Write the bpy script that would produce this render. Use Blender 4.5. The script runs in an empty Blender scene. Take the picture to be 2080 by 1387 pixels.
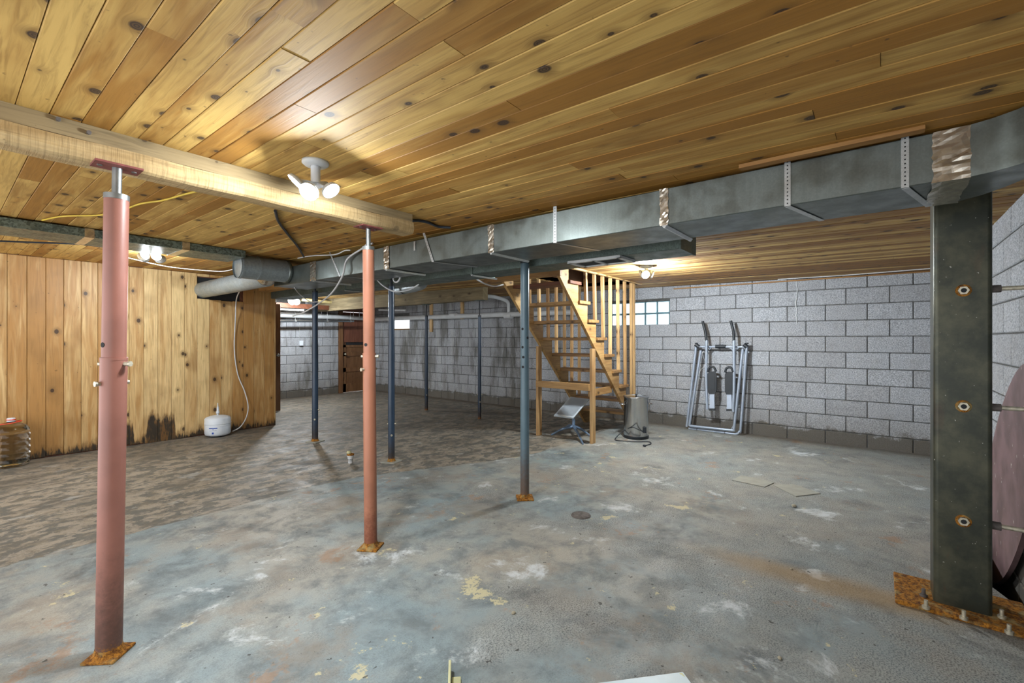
import bpy, bmesh, math, random
from mathutils import Vector, Matrix, Euler

# ------------------------------------------------------------------ camera, light, exposure
SC = bpy.context.scene
COL = SC.collection
F_PX, CX, HY, CAMH = 930.0, 1040.0, 689.0, 1.345
YAW = math.radians(38.7)
CA, SA = math.cos(YAW), math.sin(YAW)
cam = bpy.data.cameras.new('camera'); cam.sensor_width = 36.0
cam.lens = F_PX / 2080 * 36.0
cam.shift_y = -(693.5 - HY) / 2080
cam.clip_start = 0.02
camo = bpy.data.objects.new('camera', cam); COL.objects.link(camo)
camo.location = (0, 0, CAMH); camo.rotation_euler = (math.pi / 2, 0, YAW - math.pi / 2)
SC.camera = camo
world = bpy.data.worlds.new('world'); SC.world = world; world.use_nodes = True
world.node_tree.nodes['Background'].inputs[0].default_value = (0.97, 0.98, 1.0, 1)
world.node_tree.nodes['Background'].inputs[1].default_value = 1.7
SC.view_settings.view_transform = 'Standard'; SC.view_settings.look = 'None'
SC.view_settings.gamma = 1.0; SC.view_settings.use_curve_mapping = False
SC.view_settings.exposure = 0.9
SC.cycles.diffuse_bounces = 3
SC.cycles.glossy_bounces = 3
SC.cycles.max_bounces = 5
SC.cycles.caustics_reflective = False
SC.cycles.caustics_refractive = False
LED = 600.0          # radiance of the LED lenses

RND = random.Random(7)

# ------------------------------------------------------------------ geometry of the photograph
def ray(x, y):
    t = (x - CX) / F_PX
    return Vector((CA + SA * t, SA - CA * t, (HY - y) / F_PX))
ORG = Vector((0, 0, CAMH))
def onZ(x, y, z=0.0): r = ray(x, y); return ORG + r * ((z - CAMH) / r.z)
def onX(x, y, X): r = ray(x, y); return ORG + r * (X / r.x)
def onY(x, y, Y): r = ray(x, y); return ORG + r * (Y / r.y)
def atD(x, y, d): return ORG + ray(x, y) * d
def zc(X, Y): return 2.19 + 0.012 * Y - 0.0065 * X      # the ceiling is not quite level
def onC(x, y, drop=0.0):
    p = onZ(x, y, 2.2)
    for _ in range(6): p = onZ(x, y, zc(p.x, p.y) - drop)
    return p
XB, YR, YF, YP = 7.18, -0.63, 10.5, 7.38                # back, right, far walls; plank partition
XPE = 3.264                                             # end of the partition
X0 = -1.6

# ------------------------------------------------------------------ materials
def nodes(name):
    m = bpy.data.materials.new(name); m.use_nodes = True
    nt = m.node_tree; b = nt.nodes['Principled BSDF']
    return m, nt, b
class NT:
    def __init__(s, nt): s.nt = nt
    def n(s, t, **k):
        o = s.nt.nodes.new(t)
        for a, v in k.items(): setattr(o, a, v)
        return o
    def put(s, sock, v):
        if hasattr(v, 'is_linked') or hasattr(v, 'links'): s.nt.links.new(v, sock)
        elif isinstance(v, (tuple, list)) and len(v) == 3 and sock.type == 'RGBA': sock.default_value = (*v, 1)
        else: sock.default_value = v
    def math(s, op, a, b=None, clamp=False):
        o = s.n('ShaderNodeMath', operation=op, use_clamp=clamp); s.put(o.inputs[0], a)
        if b is not None: s.put(o.inputs[1], b)
        return o.outputs[0]
    def vm(s, op, a, b):
        o = s.n('ShaderNodeVectorMath', operation=op); s.put(o.inputs[0], a); s.put(o.inputs[1], b); return o.outputs[0]
    def noise(s, vec, scale, detail=3, rough=0.55, dist=0.0):
        o = s.n('ShaderNodeTexNoise'); s.put(o.inputs['Vector'], vec)
        o.inputs['Scale'].default_value = scale; o.inputs['Detail'].default_value = detail
        o.inputs['Roughness'].default_value = rough; o.inputs['Distortion'].default_value = dist
        return o.outputs['Fac']
    def ramp(s, fac, lo, hi, a=0.0, b=1.0):
        o = s.n('ShaderNodeMapRange'); o.interpolation_type = 'SMOOTHSTEP'; o.clamp = True
        s.put(o.inputs[0], fac); o.inputs[1].default_value = lo; o.inputs[2].default_value = hi
        o.inputs[3].default_value = a; o.inputs[4].default_value = b
        return o.outputs[0]
    def mix(s, fac, a, b, mode='MIX'):
        o = s.n('ShaderNodeMix', data_type='RGBA', blend_type=mode)
        s.put(o.inputs[0], fac); s.put(o.inputs[6], a); s.put(o.inputs[7], b); return o.outputs[2]
    def bump(s, h, strength, dist=0.01):
        o = s.n('ShaderNodeBump'); o.inputs['Strength'].default_value = strength
        o.inputs['Distance'].default_value = dist; s.put(o.inputs['Height'], h); return o.outputs[0]
    def pos(s): return s.n('ShaderNodeNewGeometry').outputs['Position']
    def obj(s): return s.n('ShaderNodeTexCoord').outputs['Object']
    def rand(s): return s.n('ShaderNodeObjectInfo').outputs['Random']
    def xyz(s, v):
        o = s.n('ShaderNodeSeparateXYZ'); s.put(o.inputs[0], v); return o.outputs
    def comb(s, x, y, z=0.0):
        o = s.n('ShaderNodeCombineXYZ'); s.put(o.inputs[0], x); s.put(o.inputs[1], y); s.put(o.inputs[2], z); return o.outputs[0]

def srgb(r, g, b):
    f = lambda c: (c / 255 / 12.92) if c / 255 <= 0.04045 else ((c / 255 + 0.055) / 1.055) ** 2.4
    return (f(r), f(g), f(b))

def plain(name, col, rough=0.6, metal=0.0, vary=0.12, scale=12.0, bump=0.0, spec=None):
    m, nt, b = nodes(name); q = NT(nt)
    f = q.noise(q.obj(), scale, 4)
    lo = tuple(c * (1 - vary) for c in col); hi = tuple(min(1, c * (1 + vary)) for c in col)
    q.put(b.inputs['Base Color'], q.mix(q.ramp(f, 0.3, 0.7), lo, hi))
    b.inputs['Roughness'].default_value = rough; b.inputs['Metallic'].default_value = metal
    if spec is not None: b.inputs['Specular IOR Level'].default_value = spec
    if bump: q.put(b.inputs['Normal'], q.bump(q.noise(q.obj(), scale * 6, 4), bump, 0.003))
    return m

def pine(name, c_light, c_dark, along='Y', knots=1.0, rough=0.45, stain=None, vary=1.0, sawn=False, spots=6.2, cell=False):
    m, nt, b = nodes(name); q = NT(nt)
    r = q.rand()
    if cell:
        wn = q.n('ShaderNodeTexWhiteNoise', noise_dimensions='1D'); q.put(wn.inputs['W'], q.math('FLOOR', q.math('DIVIDE', q.math('ADD', q.xyz(q.obj())[0], 0.55), 0.0905))); r = wn.outputs['Value']
    off = q.comb(q.math('MULTIPLY', r, 37.0), q.math('MULTIPLY', r, 91.0), q.math('MULTIPLY', r, 13.0))
    v = q.vm('ADD', q.obj(), off); x, y, z = q.xyz(v)
    al = {'X': x, 'Y': y, 'Z': z}[along]
    ac = q.math('ADD', *( (y, z) if along == 'X' else (x, z) if along == 'Y' else (x, y) ))
    # knots
    vo = q.n('ShaderNodeTexVoronoi', voronoi_dimensions='2D', feature='F1')
    q.put(vo.inputs['Vector'], q.comb(ac, q.math('MULTIPLY', al, 0.72))); vo.inputs['Scale'].default_value = spots
    d = q.math('DIVIDE', vo.outputs['Distance'], spots)
    cr = q.xyz(vo.outputs['Color'])[0]
    rad = q.ramp(cr, 0.22, 1.0, -0.004, 0.018)
    kd = q.math('SUBTRACT', d, rad)
    core = q.ramp(kd, -0.002, 0.004, 1.0, 0.0)
    halo = q.math('MULTIPLY', q.ramp(kd, 0.0, 0.035, 1.0, 0.0), q.ramp(cr, 0.40, 0.65))
    # grain, bending round the knots
    acd = q.math('ADD', ac, q.math('MULTIPLY', halo, 0.02))
    g1 = q.noise(q.comb(q.math('MULTIPLY', acd, 1.0), q.math('MULTIPLY', al, 0.05)), 60, 5, 0.6, 0.8)
    g2 = q.noise(q.comb(q.math('MULTIPLY', acd, 1.0), q.math('MULTIPLY', al, 0.1)), 14, 3, 0.5, 1.2)
    big = q.noise(v, 1.7, 3)
    base = q.mix(q.ramp(q.math('ADD', q.math('MULTIPLY', g2, 0.7), q.math('MULTIPLY', r, 0.35 * vary)), 0.28, 0.78), c_light, c_dark)
    base = q.mix(q.ramp(g1, 0.42, 0.75, 0.0, 0.5), base, tuple(c * 0.55 for c in c_dark))
    base = q.mix(q.ramp(big, 0.52, 0.72, 0.0, 0.45), base, tuple(c * 0.6 for c in c_dark))
    sp = q.noise(v, 26, 2); base = q.mix(q.ramp(sp, 0.72, 0.78, 0.0, 0.55), base, (0.05, 0.028, 0.012))
    base = q.mix(q.math('MULTIPLY', halo, 0.55 * knots), base, tuple(c * 0.45 for c in c_dark))
    ring = q.math('MULTIPLY', q.math('ADD', q.math('SINE', q.math('MULTIPLY', d, 900.0)), 1.0), 0.12)
    base = q.mix(q.math('MULTIPLY', q.math('MULTIPLY', core, knots), q.math('SUBTRACT', 1.0, ring)), base, (0.035, 0.016, 0.007))
    if stain: base = stain(q, base)
    h = g1
    if sawn:
        w = q.noise(q.comb(q.math('MULTIPLY', al, 1.0), q.math('MULTIPLY', ac, 0.04)), 150, 4, 0.7, 0.2)
        base = q.mix(q.ramp(w, 0.45, 0.7, 0.0, 0.5), base, tuple(c * 0.4 for c in c_dark)); h = w
    q.put(b.inputs['Base Color'], base); b.inputs['Roughness'].default_value = rough
    q.put(b.inputs['Normal'], q.bump(h, 0.25 if not sawn else 0.6, 0.004))
    return m

def wall_stain(q, base):     # black damp rot creeping up the foot of the planks
    X, Y, Z = q.xyz(q.pos())
    n = q.noise(q.comb(q.math('MULTIPLY', X, 1.0), Y, q.math('MULTIPLY', Z, 0.22)), 30, 5, 0.65)
    n2 = q.noise(q.comb(X, 0.0, 0.0), 5.0, 3)
    box = lambda a, b: q.math('MULTIPLY', q.ramp(X, a - .012, a + .012), q.ramp(X, b - .012, b + .012, 1.0, 0.0))
    top = q.math('ADD', q.ramp(n2, 0.35, 0.7, 0.03, 0.12), q.math('ADD', q.math('MULTIPLY', box(1.67, 1.97), 0.24), q.math('MULTIPLY', box(1.40, 1.53), 0.22)))
    e = q.math('SUBTRACT', q.math('ADD', Z, q.math('MULTIPLY', q.math('SUBTRACT', n, 0.5), 0.30)), top)
    rot = q.mix(q.ramp(n, 0.45, 0.65), (0.02, 0.016, 0.011), (0.15, 0.07, 0.018))
    base = q.mix(q.ramp(e, 0.0, 0.07, 0.6, 0.0), base, (0.20, 0.10, 0.028))
    base = q.mix(q.ramp(e, -0.04, 0.012, 0.95, 0.0), base, rot)
    return base

M = {}
M['ceil'] = pine('ceiling_pine', srgb(212, 174, 98), srgb(160, 112, 42), 'Y', 1.0, 0.66, vary=1.5)
M['plank'] = pine('plank_pine', srgb(228, 198, 142), srgb(176, 130, 72), 'Z', 1.0, 0.5, wall_stain, vary=1.3, spots=4.0)
M['beam_lo'] = pine('rough_sawn_timber', srgb(214, 188, 140), srgb(170, 140, 92), 'X', 0.5, 0.85, sawn=True)
M['beam_up'] = pine('weathered_timber', srgb(168, 148, 110), srgb(118, 100, 70), 'X', 0.8, 0.85)
M['beam_y'] = pine('floor_beam_wood', srgb(196, 156, 96), srgb(150, 106, 56), 'Y', 0.6, 0.7)
M['beam_grey'] = pine('grey_timber', srgb(168, 152, 118), srgb(110, 98, 72), 'Y', 0.7, 0.85)
M['stair_x'] = pine('stair_wood_x', srgb(200, 164, 108), srgb(146, 106, 60), 'X', 0.7, 0.55)
M['stair_y'] = pine('stair_wood_y', srgb(182, 144, 92), srgb(124, 88, 50), 'Y', 0.7, 0.55)
M['stair_z'] = pine('stair_wood_z', srgb(212, 178, 126), srgb(160, 120, 74), 'Z', 0.9, 0.55)
M['darkwood'] = pine('dark_red_wood', srgb(110, 66, 44), srgb(72, 38, 24), 'Y', 0.3, 0.6)
M['door'] = pine('stained_door', srgb(156, 116, 78), srgb(118, 82, 52), 'Z', 0.2, 0.5)
M['doorply'] = pine('red_plywood', srgb(134, 84, 62), srgb(100, 58, 42), 'Z', 0.1, 0.6)
M['shaft'] = plain('stairwell_boards', srgb(120, 84, 56), 0.8)

def mat_floor():
    m, nt, b = nodes('concrete_floor'); q = NT(nt)
    p = q.pos(); X, Y, Z = q.xyz(p)
    big = q.noise(p, 0.9, 4, 0.6); mid = q.noise(p, 4.0, 8, 0.72, 0.3); fine = q.noise(p, 45, 4, 0.75); grit = q.noise(p, 130, 3, 0.8)
    col = q.mix(q.ramp(big, 0.38, 0.62), srgb(140, 156, 160), srgb(172, 168, 156))
    col = q.mix(q.ramp(mid, 0.42, 0.66, 0.0, 0.75), col, srgb(104, 112, 114))
    warm = q.noise(q.vm('ADD', p, (7, 7, 0)), 1.6, 7, 0.7)
    col = q.mix(q.ramp(warm, 0.50, 0.64, 0.0, 0.6), col, srgb(150, 138, 122))
    # gritty worn area toward the right of the room
    worn = q.ramp(q.math('ADD', q.noise(p, 1.2, 4), q.math('MULTIPLY', q.math('SUBTRACT', X, Y), 0.05)), 0.48, 0.66)
    gr = q.mix(q.ramp(grit, 0.38, 0.60), srgb(44, 48, 50), srgb(196, 196, 188))
    col = q.mix(q.math('MULTIPLY', worn, 0.62), col, gr)
    col = q.mix(q.ramp(grit, 0.42, 0.66, 0.0, 0.28), col, srgb(70, 74, 76))
    # smudged dark patches
    dk = q.noise(q.vm('ADD', p, (11, 4, 0)), 1.5, 6, 0.66, 0.4)
    col = q.mix(q.ramp(dk, 0.54, 0.70, 0.0, 0.62), col, srgb(70, 76, 80))
    # white efflorescence and peeled spots
    ef = q.noise(q.vm('ADD', p, (3, 8, 0)), 2.0, 8, 0.74, 0.3)
    col = q.mix(q.ramp(ef, 0.57, 0.68, 0.0, 0.8), col, srgb(214, 220, 222))
    yl = q.noise(q.vm('ADD', p, (21, 2, 0)), 2.6, 8, 0.75)
    col = q.mix(q.ramp(yl, 0.615, 0.64, 0.0, 0.8), col, srgb(208, 198, 156))
    tn = q.noise(q.vm('ADD', p, (5, 31, 0)), 1.8, 8, 0.75)
    col = q.mix(q.ramp(tn, 0.59, 0.65, 0.0, 0.6), col, srgb(160, 126, 96))
    # unpainted, flaking slab beyond the painted edge
    jit = q.math('MULTIPLY', q.math('SUBTRACT', q.noise(p, 9, 4), 0.5), 0.10)
    edge_y = q.ramp(X, 2.0, 4.6, 4.04, 3.15)
    e = q.math('SUBTRACT', q.math('ADD', Y, jit), edge_y)
    left = q.ramp(e, -0.01, 0.02)
    sv = q.comb(q.math('MULTIPLY', X, 0.7), q.math('MULTIPLY', Y, 1.0))
    f1 = q.noise(sv, 8, 8, 0.72, 0.3); f2 = q.noise(sv, 13, 6, 0.7); f3 = q.noise(sv, 2.2, 5, 0.65)
    fl = q.mix(q.ramp(f1, 0.46, 0.53), srgb(104, 104, 98), srgb(164, 154, 138))
    fl = q.mix(q.ramp(f2, 0.52, 0.57, 0.0, 0.6), fl, srgb(124, 116, 100))
    fl = q.mix(q.ramp(f3, 0.46, 0.66, 0.0, 0.65), fl, srgb(96, 92, 84))
    fl = q.mix(q.ramp(grit, 0.42, 0.66, 0.0, 0.3), fl, srgb(70, 68, 62))
    fw = q.noise(q.vm('ADD', sv, (9, 0, 0)), 5, 5, 0.65)
    fl = q.mix(q.ramp(fw, 0.60, 0.68, 0.0, 0.5), fl, srgb(178, 180, 176))
    far = q.ramp(q.math('ADD', q.math('MULTIPLY', X, 0.35), Y), 6.0, 8.0, 0.0, 0.55)
    fl = q.mix(q.math('MULTIPLY', far, q.ramp(f1, 0.3, 0.7)), fl, srgb(78, 70, 62))
    col = q.mix(left, col, fl)
    # rust bleeding from the column plate
    dx = q.math('SUBTRACT', X, 3.05); dy = q.math('SUBTRACT', Y, 0.25)
    dd = q.math('SQRT', q.math('ADD', q.math('MULTIPLY', q.math('MULTIPLY', dx, dx), 26.0), q.math('MULTIPLY', q.math('MULTIPLY', dy, dy), 1.3)))
    rs = q.ramp(q.math('ADD', dd, q.math('MULTIPLY', q.math('SUBTRACT', mid, 0.5), 0.7)), 0.2, 1.0, 0.55, 0.0)
    col = q.mix(rs, col, srgb(160, 124, 62))
    # floor browner and darker towards the back and far walls
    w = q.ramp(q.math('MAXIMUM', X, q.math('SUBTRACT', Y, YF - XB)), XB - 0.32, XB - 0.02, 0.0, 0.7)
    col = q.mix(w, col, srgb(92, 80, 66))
    # chips and specks
    sp = q.noise(p, 24, 2); col = q.mix(q.ramp(sp, 0.70, 0.73, 0.0, 0.8), col, srgb(52, 50, 46))
    col = q.mix(q.ramp(fine, 0.55, 0.75, 0.0, 0.3), col, srgb(92, 94, 92))
    # hairline crack
    ck = q.n('ShaderNodeTexVoronoi', voronoi_dimensions='2D', feature='DISTANCE_TO_EDGE')
    q.put(ck.inputs['Vector'], q.vm('ADD', p, q.comb(q.math('MULTIPLY', mid, 0.35), q.math('MULTIPLY', big, 0.4)))); ck.inputs['Scale'].default_value = 0.42
    crack = q.math('MULTIPLY', q.ramp(ck.outputs['Distance'], 0.0, 0.006, 1.0, 0.0), q.ramp(q.math('ADD', q.math('ABSOLUTE', q.math('SUBTRACT', X, 1.5)), q.math('ABSOLUTE', q.math('SUBTRACT', Y, 1.1))), 0.5, 0.8, 1.0, 0.0))
    col = q.mix(q.math('MULTIPLY', crack, 0.8), col, srgb(50, 52, 54))
    q.put(b.inputs['Base Color'], col)
    q.put(b.inputs['Roughness'], q.ramp(mid, 0.3, 0.7, 0.5, 0.8))
    q.put(b.inputs['Normal'], q.bump(q.math('ADD', q.math('MULTIPLY', grit, 0.5), q.math('ADD', mid, q.math('MULTIPLY', f1, left))), 0.35, 0.006))
    return m
M['floor'] = mat_floor()

def mat_block(name, stain=True):
    m, nt, b = nodes(name); q = NT(nt)
    p = q.pos(); X, Y, Z = q.xyz(p); r = q.rand()
    n = q.noise(p, 90, 4, 0.75); pit = q.noise(p, 140, 2, 0.6); mid = q.noise(p, 7, 4)
    col = q.mix(q.ramp(n, 0.33, 0.67), srgb(128, 132, 138), srgb(206, 210, 216))
    col = q.mix(q.ramp(r, 0.0, 1.0, 0.0, 0.3), col, srgb(138, 136, 136))
    col = q.mix(q.ramp(mid, 0.5, 0.8, 0.0, 0.3), col, srgb(122, 120, 116))
    col = q.mix(q.ramp(pit, 0.60, 0.70, 0.0, 0.75), col, srgb(66, 68, 70))
    if stain:
        far = q.ramp(Y, 3.2, 5.4)
        sv = q.comb(q.math('MULTIPLY', Y, 1.0), q.math('MULTIPLY', X, 1.0), q.math('MULTIPLY', Z, 0.22))
        s1 = q.noise(sv, 3.4, 5, 0.65); s2 = q.noise(q.vm('ADD', sv, (4, 4, 4)), 5, 4, 0.6)
        col = q.mix(q.math('MULTIPLY', far, q.ramp(s1, 0.48, 0.66, 0.0, 0.72)), col, srgb(84, 82, 72))
        col = q.mix(q.math('MULTIPLY', far, q.ramp(s2, 0.58, 0.68, 0.0, 0.5)), col, srgb(186, 188, 188))
        foot = q.math('ADD', Z, q.math('MULTIPLY', q.math('SUBTRACT', q.noise(p, 5, 6, 0.7), 0.5), 0.34))
        col = q.mix(q.ramp(foot, 0.15, 0.20, 0.82, 0.0), col, srgb(70, 64, 54))
        col = q.mix(q.ramp(foot, 0.0, 0.62, 0.42, 0.0), col, srgb(110, 104, 92))
    q.put(b.inputs['Base Color'], col); b.inputs['Roughness'].default_value = 0.92
    q.put(b.inputs['Normal'], q.bump(q.math('SUBTRACT', n, q.ramp(pit, 0.62, 0.75)), 0.6, 0.005))
    return m
M['block'] = mat_block('concrete_block')
M['mortar'] = plain('mortar', srgb(88, 88, 86), 0.95, 0, 0.25, 30)

def galv(name, col, rough=0.32, metal=0.85, spangle=60, amount=0.3, streak=True):
    m, nt, b = nodes(name); q = NT(nt)
    p = q.obj()
    vo = q.n('ShaderNodeTexVoronoi'); q.put(vo.inputs['Vector'], p); vo.inputs['Scale'].default_value = spangle
    c = q.xyz(vo.outputs['Color'])[0]
    n = q.noise(p, 3.0, 4)
    base = q.mix(q.ramp(c, 0.0, 1.0), tuple(k * (1 - amount) for k in col), tuple(min(1, k * (1 + amount)) for k in col))
    base = q.mix(q.ramp(q.noise(q.vm('MULTIPLY', p, (40, 40, 1.5)), 1.0, 3), 0.3, 0.7, 0.0, 0.25), base, tuple(k * 0.6 for k in col))
    base = q.mix(q.ramp(n, 0.3, 0.75, 0.0, 0.3), base, tuple(k * g for k, g in zip(col, (0.62, 0.6, 0.5))))
    q.put(b.inputs['Base Color'], base); b.inputs['Metallic'].default_value = metal
    q.put(b.inputs['Roughness'], q.ramp(q.noise(p, 8, 3), 0.3, 0.7, rough * 0.8, rough * 1.3))
    return m
M['duct'] = galv('galvanised_duct', srgb(122, 130, 128), 0.36, 0.88, 140, 0.06)
M['duct_dark'] = galv('dull_galvanised_duct', srgb(104, 118, 114), 0.45, 0.7, 120, 0.2)
M['duct_spangle'] = galv('spangled_galvanised', srgb(120, 136, 130), 0.4, 0.7, 75, 0.5)
M['strap'] = galv('zinc_strap', srgb(196, 200, 202), 0.35, 0.8, 300, 0.1)
M['foil'] = galv('foil_tape', srgb(214, 208, 196), 0.22, 0.9, 40, 0.2)
M['pipe_metal'] = galv('round_pipe', srgb(158, 170, 176), 0.42, 0.45, 70, 0.10)
M['chrome'] = plain('chrome_pipe', srgb(170, 178, 184), 0.2, 0.9, 0.05)
M['thread'] = plain('threaded_steel', srgb(140, 144, 144), 0.4, 0.8, 0.2)
M['bolt'] = plain('zinc_bolt', srgb(196, 190, 170), 0.45, 0.6, 0.2, 60)

def mat_post(name, top, low, zlow=0.35, rough=0.45):
    m, nt, b = nodes(name); q = NT(nt); p = q.pos(); Z = q.xyz(p)[2]
    n = q.noise(p, 35, 5, 0.7); n2 = q.noise(p, 110, 3, 0.7); bigz = q.noise(p, 5, 3)
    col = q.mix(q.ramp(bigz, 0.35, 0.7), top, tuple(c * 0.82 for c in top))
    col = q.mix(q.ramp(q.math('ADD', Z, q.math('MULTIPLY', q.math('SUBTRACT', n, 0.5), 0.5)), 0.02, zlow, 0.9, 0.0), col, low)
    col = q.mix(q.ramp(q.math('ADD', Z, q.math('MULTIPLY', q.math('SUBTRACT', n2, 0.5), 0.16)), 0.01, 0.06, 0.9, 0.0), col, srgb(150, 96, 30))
    col = q.mix(q.ramp(n2, 0.68, 0.75, 0.0, 0.35), col, tuple(min(1, c * 1.7) for c in top))
    q.put(b.inputs['Base Color'], col); b.inputs['Roughness'].default_value = rough
    q.put(b.inputs['Normal'], q.bump(n2, 0.2, 0.002))
    return m
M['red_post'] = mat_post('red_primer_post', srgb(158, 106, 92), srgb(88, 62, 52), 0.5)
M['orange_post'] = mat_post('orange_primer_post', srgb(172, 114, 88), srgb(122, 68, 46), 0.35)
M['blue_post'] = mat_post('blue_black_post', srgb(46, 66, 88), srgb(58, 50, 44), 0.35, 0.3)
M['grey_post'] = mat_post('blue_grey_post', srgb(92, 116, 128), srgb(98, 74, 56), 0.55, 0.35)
M['redplate'] = plain('red_steel_plate', srgb(128, 70, 66), 0.6, 0.1, 0.2, 40)
def mat_rust():
    m, nt, b = nodes('flaky_rust'); q = NT(nt); p = q.pos()
    n = q.noise(p, 60, 5, 0.75); n2 = q.noise(p, 18, 4)
    col = q.mix(q.ramp(n, 0.35, 0.65), srgb(92, 52, 16), srgb(196, 132, 40))
    col = q.mix(q.ramp(n2, 0.5, 0.7, 0.0, 0.6), col, srgb(176, 164, 112))
    q.put(b.inputs['Base Color'], col); b.inputs['Roughness'].default_value = 0.95
    q.put(b.inputs['Normal'], q.bump(n, 1.0, 0.01)); return m
M['rust'] = mat_rust()
def mat_column():
    m, nt, b = nodes('mill_scale_column'); q = NT(nt); p = q.pos(); Z = q.xyz(p)[2]
    n = q.noise(p, 6, 5, 0.65); n2 = q.noise(q.vm('MULTIPLY', p, (1, 1, 0.3)), 9, 4)
    col = q.mix(q.ramp(n, 0.35, 0.7), srgb(52, 56, 48), srgb(84, 84, 68))
    rm = q.math('MULTIPLY', q.ramp(n2, 0.58, 0.66), q.ramp(Z, 0.2, 0.9, 0.8, 0.1))
    col = q.mix(rm, col, srgb(104, 62, 44))
    sp = q.noise(p, 70, 2); col = q.mix(q.ramp(sp, 0.74, 0.77, 0.0, 0.8), col, srgb(190, 190, 180))
    q.put(b.inputs['Base Color'], col); b.inputs['Roughness'].default_value = 0.38; b.inputs['Metallic'].default_value = 0.45
    return m
M['column'] = mat_column()
M['pvc'] = plain('white_pvc', srgb(214, 218, 220), 0.4, 0, 0.06, 5)
M['tan_pipe'] = plain('cream_pipe', srgb(206, 190, 136), 0.5, 0, 0.12)
M['white_wire'] = plain('white_cable', srgb(206, 208, 210), 0.5, 0, 0.05)
M['yellow_wire'] = plain('yellow_cable', srgb(204, 176, 60), 0.5, 0, 0.1)
M['black_wire'] = plain('black_cable', srgb(34, 40, 48), 0.5, 0, 0.1)
M['white_plastic'] = plain('white_plastic', srgb(214, 222, 230), 0.4, 0, 0.05, 4)
M['white_paint'] = plain('white_enamel', srgb(206, 210, 212), 0.5, 0, 0.06)
M['dark_gap'] = plain('dark_cavity', srgb(38, 40, 42), 0.9)
M['blue_print'] = plain('blue_print', srgb(38, 74, 160), 0.5)
M['grey_print'] = plain('grey_print', srgb(150, 158, 168), 0.5)
M['red_plastic'] = plain('red_plastic', srgb(214, 74, 48), 0.45)
M['steel'] = plain('stainless_steel', srgb(190, 192, 194), 0.18, 1.0, 0.06, 6)
M['black_plastic'] = plain('black_plastic', srgb(34, 40, 46), 0.5, 0, 0.1)
M['silver_tube'] = plain('silver_painted_tube', srgb(166, 178, 194), 0.35, 0.4, 0.05)
M['dish'] = plain('dish_face', srgb(196, 206, 214), 0.35, 0, 0.05, 3)
M['dish_leg'] = plain('dish_mast', srgb(112, 134, 160), 0.4, 0.3, 0.06)
M['cardboard'] = plain('grey_board', srgb(156, 156, 146), 0.85, 0, 0.08, 10)
M['iron'] = plain('rusty_iron', srgb(108, 102, 98), 0.8, 0.3, 0.3, 30, 0.5)
M['pebble'] = plain('pebble_stone', srgb(172, 164, 142), 0.9, 0, 0.2, 40, 0.4)
M['cream'] = plain('cream_vinyl', srgb(214, 212, 166), 0.5, 0, 0.06)
M['panel'] = plain('pale_blue_white_panel', srgb(206, 222, 228), 0.4, 0, 0.05)
def mat_top():
    m, nt, b = nodes('maroon_tabletop'); q = NT(nt); p = q.pos()
    n = q.noise(p, 5, 4); col = q.mix(q.ramp(n, 0.35, 0.7), srgb(132, 106, 108), srgb(104, 84, 84))
    s = q.noise(q.vm('MULTIPLY', p, (1, 1, 0.5)), 42, 2); col = q.mix(q.ramp(s, 0.72, 0.75), col, srgb(214, 214, 206))
    q.put(b.inputs['Base Color'], col); b.inputs['Roughness'].default_value = 0.55; return m
M['tabletop'] = mat_top()
def mat_emit(name, col, s):
    m = bpy.data.materials.new(name); m.use_nodes = True; nt = m.node_tree
    nt.nodes.remove(nt.nodes['Principled BSDF']); e = nt.nodes.new('ShaderNodeEmission')
    e.inputs[0].default_value = (*col, 1); e.inputs[1].default_value = s
    nt.links.new(e.outputs[0], nt.nodes['Material Output'].inputs[0]); return m
for nm_, k_ in (('led', .62), ('led_b', .55), ('led_c', .8), ('led_d', 1.7)): M[nm_] = mat_emit(nm_ + '_lens', (0.88, 0.95, 1.0), LED * k_)
M['daylight'] = mat_emit('daylit_pane', (0.95, 0.98, 1.0), 1.6)
def mat_glassblock():
    m, nt, b = nodes('glass_block_face'); q = NT(nt); X, Y, Z = q.xyz(q.pos())
    w = q.math('ADD', q.ramp(q.math('SINE', q.math('MULTIPLY', Y, 420.0)), -1, 1), q.ramp(q.math('SINE', q.math('MULTIPLY', Z, 420.0)), -1, 1))
    col = q.mix(q.ramp(w, 0.2, 1.8), (0.62, 0.74, 0.82), (0.95, 1.0, 1.0))
    q.put(b.inputs['Base Color'], col); q.put(b.inputs['Emission Color'], col); b.inputs['Emission Strength'].default_value = 1.15
    b.inputs['Roughness'].default_value = 0.1; return m
M['glassblock'] = mat_glassblock()
M['glass_edge'] = plain('glass_block_edge', srgb(128, 160, 170), 0.15, 0, 0.1)
def mat_glass(name, col, rough=0.05):
    m, nt, b = nodes(name); b.inputs['Base Color'].default_value = (*col, 1)
    b.inputs['Transmission Weight'].default_value = 1.0; b.inputs['Roughness'].default_value = rough; b.inputs['IOR'].default_value = 1.3
    return m
M['carboy'] = mat_glass('clear_carboy_plastic', (0.86, 0.88, 0.84))
M['pit'] = plain('wet_dark_earth', srgb(20, 30, 26), 0.35, 0, 0.4, 14, 0.6)

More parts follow.
